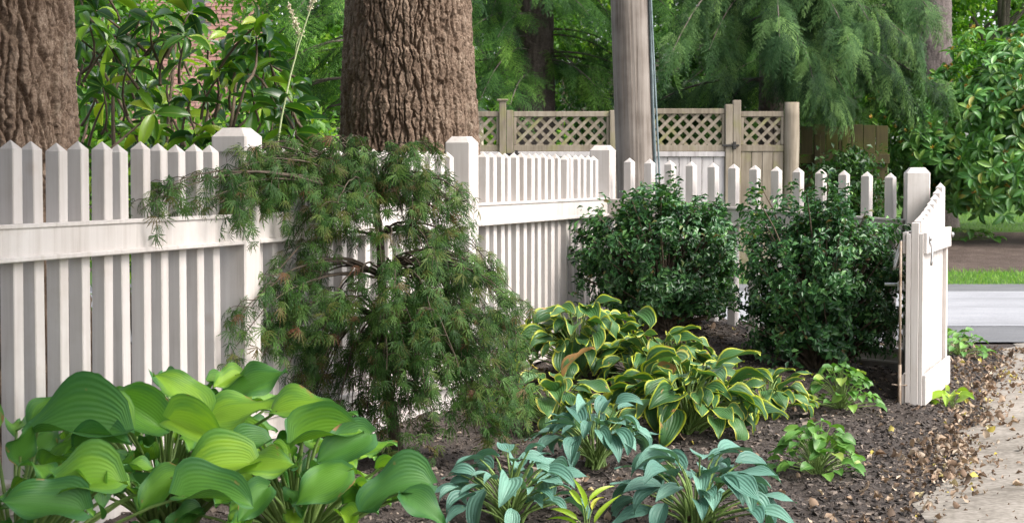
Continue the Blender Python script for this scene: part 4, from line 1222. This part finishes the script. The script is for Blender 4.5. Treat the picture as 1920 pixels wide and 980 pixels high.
broad_tree("laurel_bush", "dark evergreen bush behind the middle of the lattice fence", 1230, 26.5, (0, 0, 1.3), (1.6, .8, 1.3), 6500, .1, M['dark'], .06, cat="bush", spread=.2, group="bushes behind the fence")
broad_tree("maple_tree", "tall green tree behind the pinkish grey hemlock trunk", 1790, 46, (0, 0, 4.2), (3.6, 2.0, 3.8), 14000, .16, M['bright'], .18)
# far wood
n = 42000
fx = rng.uniform(-22, 24, n); fz = rng.uniform(.4, 8.5, n); fy = 52 + 3 * rng.random(n) + 2.0 * np.sin(fx * .8) + 1.2 * np.sin(fz * 1.9 + fx)
P = np.stack([fx, fy, fz], -1) + rng.normal(0, .25, (n, 3))
Rm, S = broad_leaves(P, .34)
o = merged("distant_wood", [simple_leaf], Rm, P, S, M['mid']); tag(o, "far green wood closing the view behind the gardens", "wood", kind="stuff")

broad_tree("shade_bush", "unseen tall dark bush added to shade the near end of the fence", 0, 3.3, (0, 0, 1.45), (.75, 1.0, 1.3), 9000, .09, M['dark'], .06, cat="bush", spread=.16, group=None)  # unseen bush, added to block low sky from the picket sides

# ------------------------------------------------------------------ holly bushes in front of the short fence
hl = leaf_grid(2, 2, lambda t: (0.25, 1, 0.1)[int(round(t * 2))], 0.52, fold=.45, droop=.7)


def holly(label, base, c, rad, n, twigs, seed):
    t = empty("holly_bush", base, label, "shrub", "clipped holly bushes by the gate")
    r_ = np.random.default_rng(seed)
    ns = 520
    d_ = unit(r_.normal(0, 1, (ns, 3))); d_ = d_[d_[:, 2] > -.86]
    lump = 1 + .11 * np.sin(d_[:, 0] * 8 + seed) + .11 * np.sin(d_[:, 2] * 9 + d_[:, 1] * 6 + seed) + r_.normal(0, .08, len(d_))
    rr = np.where(r_.random(len(d_)) < .75, r_.uniform(.78, 1.02, len(d_)), r_.uniform(.45, .8, len(d_)))
    box_ = d_ / (np.abs(d_) ** 3.2).sum(1, keepdims=True) ** (1 / 3.2)
    tips = np.asarray(c) + (d_ * .68 + box_ * .32) * .97 * rr[:, None] * lump[:, None] * np.asarray(rad)
    outd = unit(d_ + np.array([0, 0, .5]) + r_.normal(0, .3, d_.shape))
    sk = r_.uniform(0, 6.283, 90); rk = r_.uniform(.55, .95, 90)
    tips = np.vstack([tips, np.stack([np.cos(sk) * rk * rad[0], np.sin(sk) * rk * rad[1], r_.uniform(.13, .30, 90)], -1)]); outd = np.vstack([outd, unit(np.stack([np.cos(sk), np.sin(sk), r_.normal(.1, .3, 90)], -1))])
    # upright twigs that stick out of the outline
    for (dx, dz) in twigs:
        for q in range(7):
            tips = np.vstack([tips, [c[0] + dx + r_.normal(0, .03), c[1] + r_.normal(-.05, .1), c[2] + dz - q * .035]]); outd = np.vstack([outd, unit(np.array([r_.normal(0, .35), r_.normal(0, .35), 1]))])
    per = n // len(tips)
    i = np.repeat(np.arange(len(tips)), per); m = len(i)
    f = r_.random(m)
    P = tips[i] - outd[i] * (f * .13)[:, None] + r_.normal(0, .012, (m, 3))
    rad_ = unit(np.cross(outd[i], r_.normal(0, 1, (m, 3))))
    d2 = outd[i] * r_.uniform(.1, .8, m)[:, None] + rad_ + np.array([0, 0, -.1])
    keep = P[:, 2] > .07
    P, d2, oo = P[keep], d2[keep], outd[i][keep]
    merged("foliage", [hl], frames(d2, oo + r_.normal(0, .3, oo.shape)), P, r_.uniform(.026, .046, len(P)), M['holly'], t)
    b = MB()
    for k in range(0, len(tips), 3):
        q = tips[k]; b.tube(bez((r_.normal(0, .04), r_.normal(0, .04), 0), (q[0] * .45, q[1] * .45, q[2] * .7), q, 6), np.linspace(.011, .0022, 6), 5, False)
    b.obj("branches", M['twig'], t, True)


h1 = np.array([(1243 - 960) / 3800 * 11.15, 11.15, 0]); h1[2] = H(h1[0], h1[1]) - .02
h2 = np.array([(1545 - 960) / 3800 * 10.55, 10.55, 0]); h2[2] = H(h2[0], h2[1]) - .02
z1 = float(px(0, 490, 11.15)[2]) - h1[2]; z2 = float(px(0, 522, 10.55)[2]) - h2[2]
holly("left holly bush of the pair, next to the corner post", h1, (0, 0, z1), (.47, .42, .40), 15000, ((.0, .50), (.05, .44), (-.12, .42), (.28, .36), (-.42, .12), (-.25, .36)), 3)
holly("right holly bush of the pair, next to the open gate", h2, (0, 0, z2), (.435, .42, .40), 15000, ((-.02, .48), (-.14, .50), (-.33, .50), (-.40, .42), (.12, .46), (.05, .55)), 8)

# ------------------------------------------------------------------ laceleaf maple
def lace_leaf(seed):
    r_ = np.random.default_rng(seed); V, Q = [], []
    for a_, l in ((0, 1), (19, .98), (-19, .98), (40, .86), (-40, .86), (70, .6), (-70, .6)):
        a_ = R(a_ + r_.normal(0, 5)); l *= r_.uniform(.85, 1.1)
        d_ = np.array([math.sin(a_), math.cos(a_), 0]); s_ = np.array([d_[1], -d_[0], 0])
        dz = lambda t: -.42 * (t * l) ** 2 - .05 * abs(a_) * t
        k = len(V)
        for t, w in ((0, .008), (.35, .028), (.7, .026), (1.0, .003)):
            c = d_ * t * l + np.array([0, 0, dz(t)])
            V += [c - s_ * w, c + s_ * w]
        for q in range(3): Q.append([k + 2 * q, k + 2 * q + 1, k + 2 * q + 3, k + 2 * q + 2])
        for t, sg in ((.32, 1), (.45, -1), (.58, 1), (.7, -1)):
            c = d_ * t * l + np.array([0, 0, dz(t)]); e = c + (d_ * .75 + s_ * sg * .5) * .2 * l + np.array([0, 0, -.05])
            k = len(V); V += [c - d_ * .04, c + d_ * .05, e + s_ * .004, e - d_ * .01]; Q.append([k, k + 1, k + 2, k + 3])
    V = np.array(V); return V, np.array(Q), np.zeros((len(V), 2))


lace = [lace_leaf(s) for s in range(5)]
mb0 = np.array([(745 - 960) / 3800 * 8.0, 8.0, 0.0]); mb0[2] = H(mb0[0], mb0[1]) - .01
jm = empty("japanese_maple", mb0, "weeping laceleaf japanese maple with bronze green leaves before the fence", "tree")
mp_ = lambda x_, y_, Y: px(x_, y_, Y) - mb0
b = MB()
tp = np.array([mp_(748, 885, 8.0), mp_(738, 800, 8.0), mp_(722, 700, 8.02), mp_(716, 600, 8.03), mp_(716, 520, 8.03), mp_(712, 440, 8.05), mp_(704, 380, 8.06), mp_(680, 330, 8.08)])
tp[0][2] = -.03
b.tube(tp, [.034, .024, .021, .019, .018, .016, .013, .009], 12)
# arching branches given by their tip in the photo; each carries smaller hanging twigs
tipsl = []
def add_tips(n, x0, x1, y0, y1, a0=-.55, a1=.45):
    for _ in range(n): tipsl.append((rng.uniform(x0, x1), rng.uniform(y0, y1), 8.0 + rng.uniform(a0, a1)))
add_tips(20, 440, 640, 268, 345, -.3, .25); add_tips(18, 640, 800, 262, 340, -.35, .3); add_tips(18, 760, 880, 330, 450, -.35, .3)
add_tips(16, 395, 560, 300, 420, -.45, .1); add_tips(5, 262, 400, 352, 395, -.25, .0); add_tips(16, 540, 780, 340, 470, -.55, .2)
add_tips(22, 800, 975, 450, 620, -.5, .3); add_tips(24, 840, 1010, 590, 760, -.5, .2); add_tips(20, 780, 1000, 720, 845, -.45, .2)
add_tips(10, 500, 720, 470, 620, -.5, .1); add_tips(10, 415, 540, 590, 695, -.45, -.05); add_tips(14, 520, 720, 620, 760, -.5, .1)
add_tips(18, 540, 780, 720, 860, -.45, .1); add_tips(20, 690, 880, 540, 760, -.6, -.1); add_tips(12, 660, 900, 760, 855, -.4, .1)
LP, LD, LN = [], [], []
for (x_, y_, Y) in tipsl:
    uu = (x_ - 960) / 3800.0; Y = min(Y, 3.5 / (.3355 - uu) - .10)
    q = mp_(x_, y_, Y)
    hz_ = min(max(q[2] + rng.uniform(.12, .35), .55), 1.16)
    i_ = int(np.argmin(np.abs(tp[:, 2] - min(hz_ - .1, 1.08)))); p0 = tp[i_]
    dxy = (q - p0) * np.array([1, 1, 0])
    top = p0 + dxy * .62 + np.array([0, 0, max(hz_, q[2] + .05) - p0[2] + .06])
    path = bez(p0, top, q, 14)
    path += np.cumsum(rng.normal(0, .004, path.shape), 0)
    b.tube(path, np.linspace(.006, .0012, 14), 5, False)
    tn = unit(np.gradient(path, axis=0))
    ln = float(np.linalg.norm(q - p0)); ox = unit(dxy)
    for k in range(int(3 + 4.5 * ln)):
        f = .34 + .66 * rng.random() ** .7; i_ = min(12, int(f * 13)); pp = path[i_] + (path[i_ + 1] - path[i_]) * rng.random()
        sd = unit(ox * .6 + np.array([rng.normal(0, .6), rng.normal(0, .6), .1])); l = rng.uniform(.03, .12) * (.6 + .6 * f)
        e = pp + sd * rng.uniform(.04, .10) + np.array([0, 0, -l])
        tw = bez(pp, pp + sd * .08 + np.array([0, 0, .015]), e, 6)
        b.tube(tw, np.linspace(.0017, .0007, 6), 4, False)
        for t_ in (1, 2, 3, 4, 5):
            for _ in range(1 if t_ < 5 else 2):
                LP.append(tw[t_] + rng.normal(0, .008, 3)); LD.append(sd * .45 + ox * .3 + np.array([rng.normal(0, .5), rng.normal(0, .5), -.6])); LN.append(np.array([sd[0] * .6 + rng.normal(0, .5), sd[1] * .6 - .3 + rng.normal(0, .5), .8]))
    LP.append(q); LD.append(tn[-1] + [0, 0, -.2]); LN.append(np.array([0, -.3, 1.]))
b.obj("trunk", M['maple_bark'], jm, True)
LP, LD, LN = np.array(LP), np.array(LD), np.array(LN)
split_leaves(mb0, lace, frames(LD, LN), LP, rng.uniform(.034, .064, len(LP)), M['maple'], jm)

# ------------------------------------------------------------------ hostas
hw = lambda t: max(0.012, (math.sin(math.pi * min(1, t ** .62)) ** .72) * (1 - .25 * t ** 3) if t < .999 else .012)
nw_ = lambda t: max(0.012, (math.sin(math.pi * min(1, t ** .72)) ** .85) * (1 - .3 * t ** 2) if t < .999 else .012)
gold_t = [leaf_grid(16, 12, hw, .74, fold=f_, droop=d_, wave=w_, cord=.16, seed=s_, ripple=.003, twist=tw) for f_, d_, w_, s_, tw in ((.22, .45, .22, 0, 0), (.5, .6, .26, 2, .2), (.10, .25, .28, 4, -.2), (.02, .8, .28, 1, .3), (.6, .45, .2, 3, -.35), (.35, 1.0, .32, 5, .1), (.3, .1, .3, 6, .35))]
blue_t = [leaf_grid(10, 6, nw_, .56, fold=f_, droop=d_, wave=w_, cord=.10, seed=s_, twist=tw) for f_, d_, w_, s_, tw in ((.25, .8, .08, 0, 0), (.35, 1.2, .1, 2, .2), (.1, .5, .1, 4, -.2), (.45, 1.5, .06, 3, .1))]
edge_t = [leaf_grid(12, 8, hw, .62, fold=f_, droop=d_, wave=w_, cord=.10, seed=s_, twist=tw) for f_, d_, w_, s_, tw in ((.25, .8, .16, 0, 0), (.4, 1.2, .2, 2, .3), (.05, .6, .22, 4, -.3), (-.15, 1.5, .2, 3, .1), (.3, 1.0, .3, 1, -.15))]
leafm = {k: [mesh_arrays("leaf", v, q, M[m], u) for v, q, u in t] for k, (t, m) in dict(gold=(gold_t, 'hosta_gold'), blue=(blue_t, 'hosta_blue'), edge=(edge_t, 'hosta_edge'), scorch=(edge_t, 'hosta_scorched')).items()}


def hosta(label, base, n, Hh, spread, L, kind, group, seed, heroes=(), scorch=0.0, inner=.15, sector=None, flat=0.0):
    r_ = np.random.default_rng(seed)
    base = np.array([base[0], base[1], float(H(base[0], base[1])) - .02])
    t = empty("hosta", base, label, "hosta", group)
    P, D, N, S = [], [], [], []
    for i in range(n):
        f = inner + (1 - inner) * ((i + .5) / n) ** .6
        ph = i * 2.39996 + r_.normal(0, .25)
        c, s_ = math.cos(ph), math.sin(ph)
        p = np.array([c * spread * f * .62, s_ * spread * f * .62, Hh * (1 - (.34 if kind == 'gold' else .55) * f ** 2.2) * r_.uniform(.66, 1.1)])
        el = R(48 - 62 * f + flat + r_.normal(0, 16))
        D.append(np.array([c * math.cos(el), s_ * math.cos(el), math.sin(el)]) + r_.normal(0, .16, 3)); N.append(np.array([-c * math.sin(el), -s_ * math.sin(el), math.cos(el)]) + np.array([0, -.18, .15]) + r_.normal(0, .26, 3))
        P.append(p); S.append(L * r_.uniform(.55, 1.2))
    for (a_, b_, Ya, c_, d_, Yb, nx, ny, nz, lk) in heroes:
        p0, p1 = px(a_, b_, Ya) - base, px(c_, d_, Ya - .3 * (Ya - Yb)) - base
        P.append(p0); D.append(p1 - p0 + np.array([0, 0, lk * np.linalg.norm(p1 - p0)])); N.append(np.array([nx, ny, nz], float)); S.append(np.linalg.norm(p1 - p0) * .94)
    P, D, N, S = map(np.array, (P, D, N, S))
    ok = P[:, 2] > .02
    P, D, N, S = P[ok], D[ok], N[ok], S[ok]
    Rm = frames(D, N)
    ms = leafm[kind]
    sc = r_.random(len(P)) < scorch
    leaf_objects("leaf", ms, Rm[~sc], P[~sc], S[~sc], t)
    if sc.any(): leaf_objects("leaf", leafm['scorch'], Rm[sc], P[sc], S[sc], t)
    b = MB()
    for p, d_ in zip(P, unit(D)):
        a_ = np.array([r_.normal(0, .02), r_.normal(0, .02), 0])
        mid = np.array([p[0] * .45, p[1] * .45, p[2] * .75]) - d_ * .02
        b.tube(bez(a_, mid, p + d_ * .01, 7), np.linspace(.006, .0035, 7) * (1.15 if kind == 'gold' else .8), 6, False)
    b.obj("stalks", M['stem_green'], t, True)
    return t


g1 = "gold centred hostas in the left foreground"
hosta("large gold green hosta at the bottom left against the fence", (-1.02, 5.95), 84, .50, .56, .118, 'gold', g1, 11, heroes=(
    (378, 770, 5.75, 290, 684, 5.72, .55, -.6, .55, 0), (300, 800, 5.6, 188, 730, 5.5, -.1, -.75, .6, .1), (428, 742, 5.9, 548, 704, 5.8, .0, -.55, .8, .2),
    (398, 782, 5.75, 552, 792, 5.6, .15, -.5, .8, .45), (322, 788, 5.5, 424, 838, 5.3, .1, -.75, .6, .15), (236, 792, 5.45, 106, 770, 5.3, 0, -.25, 1, .2),
    (448, 700, 5.95, 400, 738, 5.75, 0, -.6, .8, .2), (515, 772, 5.7, 634, 778, 5.55, .1, -.5, .9, .3)))
hosta("gold green hosta at the bottom of the frame before the maple", (-.62, 5.85), 84, .39, .52, .115, 'gold', g1, 12, heroes=(
    (690, 815, 5.6, 590, 872, 5.35, .1, -.85, .5, .1), (470, 868, 5.4, 330, 905, 5.2, -.1, -.7, .7, .25), (455, 872, 5.4, 560, 900, 5.2, .1, -.6, .8, .3),
    (648, 885, 5.5, 548, 945, 5.25, 0, -.8, .6, .15), (560, 830, 5.6, 690, 812, 5.5, .1, -.5, .9, .2), (800, 905, 5.4, 660, 950, 5.2, 0, -.6, .8, .2),
    (500, 915, 5.25, 445, 985, 5.05, 0, -.8, .6, .1), (760, 930, 5.3, 838, 985, 5.15, .2, -.7, .7, .1), (500, 830, 5.6, 415, 862, 5.4, 0, -.6, .8, .2)))
hosta("pale gold green hosta cut by the bottom left corner", (-1.30, 5.25), 74, .47, .56, .12, 'gold', g1, 13, heroes=(
    (225, 806, 5.25, 30, 848, 5.05, -.05, -.8, .6, .28), (215, 900, 5.0, 40, 935, 4.8, 0, -.6, .8, .2), (150, 955, 4.9, -10, 965, 4.75, 0, -.6, .8, .2),
    (330, 890, 5.2, 255, 960, 5.0, -.1, -.8, .6, .1), (340, 930, 5.1, 480, 960, 4.95, .1, -.6, .8, .25)))
g2 = "blue green hostas along the front of the bed"
hosta("blue green hosta at the bottom centre beside the maple trunk", ((955 - 960) / 3800 * 6.75, 6.75), 48, .26, .31, .125, 'blue', g2, 21)
hosta("blue green hosta showing its clump of stems, behind its two neighbours", ((1118 - 960) / 3800 * 7.95, 7.95), 44, .29, .29, .125, 'blue', g2, 22, inner=.3)
hosta("blue green hosta on the right, its long leaves reaching over the mulch", ((1310 - 960) / 3800 * 6.75, 6.75), 54, .27, .36, .14, 'blue', g2, 23)
g3 = "yellow edged hostas below the holly bushes"
hosta("yellow edged hosta with scorched tips in the middle of the bed", ((1290 - 960) / 3800 * 8.85, 8.85), 96, .33, .46, .165, 'edge', g3, 31, flat=-10, scorch=.04)
hosta("dark yellow edged hosta nearest the fence behind the maple", ((1085 - 960) / 3800 * 10.1, 10.1), 84, .36, .44, .17, 'edge', g3, 32, flat=-10, scorch=.03)
hosta("small yellow edged hosta nearest the bare mulch", ((1440 - 960) / 3800 * 9.3, 9.3), 44, .22, .26, .12, 'edge', g3, 33, flat=-10, scorch=.0)
hosta("low yellow edged hosta tucked against the maple's right side", ((1040 - 960) / 3800 * 8.8, 8.8), 50, .26, .36, .15, 'edge', g3, 34, flat=-10, scorch=.02)
hosta("upper yellow edged hosta right below the left holly", ((1235 - 960) / 3800 * 9.9, 9.9), 72, .30, .44, .16, 'edge', g3, 35, flat=-10, scorch=.04)

# ------------------------------------------------------------------ small herbs
ht_ = [leaf_grid(5, 4, hw, .85, fold=.2, droop=d_, cord=.14, wave=.1, seed=k) for k, d_ in enumerate((.5, .9, .3))]
herbm = [mesh_arrays("leaf", v, q, M['herb'], u) for v, q, u in ht_]
thin_t = [leaf_grid(8, 4, nw_, .2, fold=.4, droop=d_, twist=tw) for d_, tw in ((.9, .2), (1.4, -.3), (.4, .1))]
thinm = [mesh_arrays("leaf", v, q, M['lime'], u) for v, q, u in thin_t]
limem = [mesh_arrays("leaf", v, q, M['lime'], u) for v, q, u in blue_t]


def herb(name, label, base, n, Hh, rad, L, meshes, group=None, seed=1, stretch=(1, 1), up=.0):
    r_ = np.random.default_rng(seed)
    base = np.array([base[0], base[1], float(H(base[0], base[1]))])
    t = empty(name, base, label, "plant", group)
    P, D, N = [], [], []
    for i in range(n):
        f = ((i + .5) / n) ** .55; ph = i * 2.39996 + r_.normal(0, .3); c, s_ = math.cos(ph), math.sin(ph)
        P.append([c * rad * f * stretch[0], s_ * rad * f * stretch[1], max(.025, Hh * (1 - f ** 2.5) * r_.uniform(.75, 1.2) + .02)])
        D.append([c + r_.normal(0, .4), s_ + r_.normal(0, .4), up - .15 + r_.normal(0, .25)]); N.append([c * .5 + r_.normal(0, .3), s_ * .5 - .25 + r_.normal(0, .3), 1])
    P, D, N = np.array(P), np.array(D), np.array(N)
    leaf_objects("leaf", meshes, frames(D, N), P, L * r_.uniform(.7, 1.2, n), t)
    b = MB()
    for p in P: b.tube(bez((r_.normal(0, .01), r_.normal(0, .01), -.01), (p[0] * .4, p[1] * .4, p[2] * .8), p, 5), .0018, 4, False)
    b.obj("stems", M['stem_green'], t, True)


g4 = "low green herbs on the mulch"
herb("barrenwort", "round leafed green herb on the mulch just left of the gate", ((1580 - 960) / 3800 * 9.55, 9.55), 75, .17, .165, .056, herbm, g4, 41)
herb("barrenwort", "round leafed green herb at the lower right before the path", ((1535 - 960) / 3800 * 7.85, 7.85), 85, .16, .165, .058, herbm, g4, 42)
herb("dandelion", "yellow green weed sprouting at the gate's lower right corner", ((1790 - 960) / 3800 * 10.05, 10.05), 13, .07, .08, .085, limem, seed=43, up=.35)
herb("ground_cover", "green ground cover by the road edge right of the gate", ((1800 - 960) / 3800 * 13.0, 13.0), 60, .13, .18, .06, herbm, seed=44, stretch=(1, 1.5))
herb("daylily_shoot", "lone yellow green shoot between the two front blue hostas", ((1100 - 960) / 3800 * 6.45, 6.45), 7, .10, .035, .12, thinm, seed=45, up=1.2)
herb("barrenwort", "dark green herb clump at the foot of the far rhododendron", ((1800 - 960) / 3800 * 25.4, 25.4), 40, .12, .45, .1, herbm, seed=46, stretch=(1.3, .6))

# ------------------------------------------------------------------ white flower spire behind the fence
fb = np.array([px(505, 300, 8.9)[0], 8.9, 0.0])
fl = empty("bugbane_flower", fb, "thin pale flower stalk with cream spire left of the big trunk", "flower")
q = lambda x_, y_, Y=8.9: px(x_, y_, Y) - fb
b = MB()
b.tube(np.array([[0, 0, 0], q(512, 330), q(528, 220), q(545, 140), q(560, 85), q(576, 35), q(594, -15)]), [.006, .005, .0045, .004, .0036, .003, .0022], 7)
b.tube(np.array([q(552, 112), q(556, 84), q(562, 66), q(552, 40), q(541, 10)]), [.0024, .0022, .002, .0018, .001], 6)
b.obj("stalk", M['stem_white'], fl, True)
pts = []
for a_, c_, n_, r0 in ((q(562, 66), q(541, 8), 190, .014), (q(580, 18), q(596, -20), 90, .010)):
    f = rng.random(n_); pts.append(a_ + (c_ - a_) * f[:, None] + rng.normal(0, 1, (n_, 3)) * (r0 * (1.05 - f * .85))[:, None] * .5)
pts = np.vstack(pts)
d_ = rng.normal(0, 1, (len(pts), 3))
merged("florets", [simple_leaf], frames(d_, rng.normal(0, 1, (len(pts), 3))), pts, .012, M['floret'], fl)
print("script seconds", round(time.time() - T0, 1))
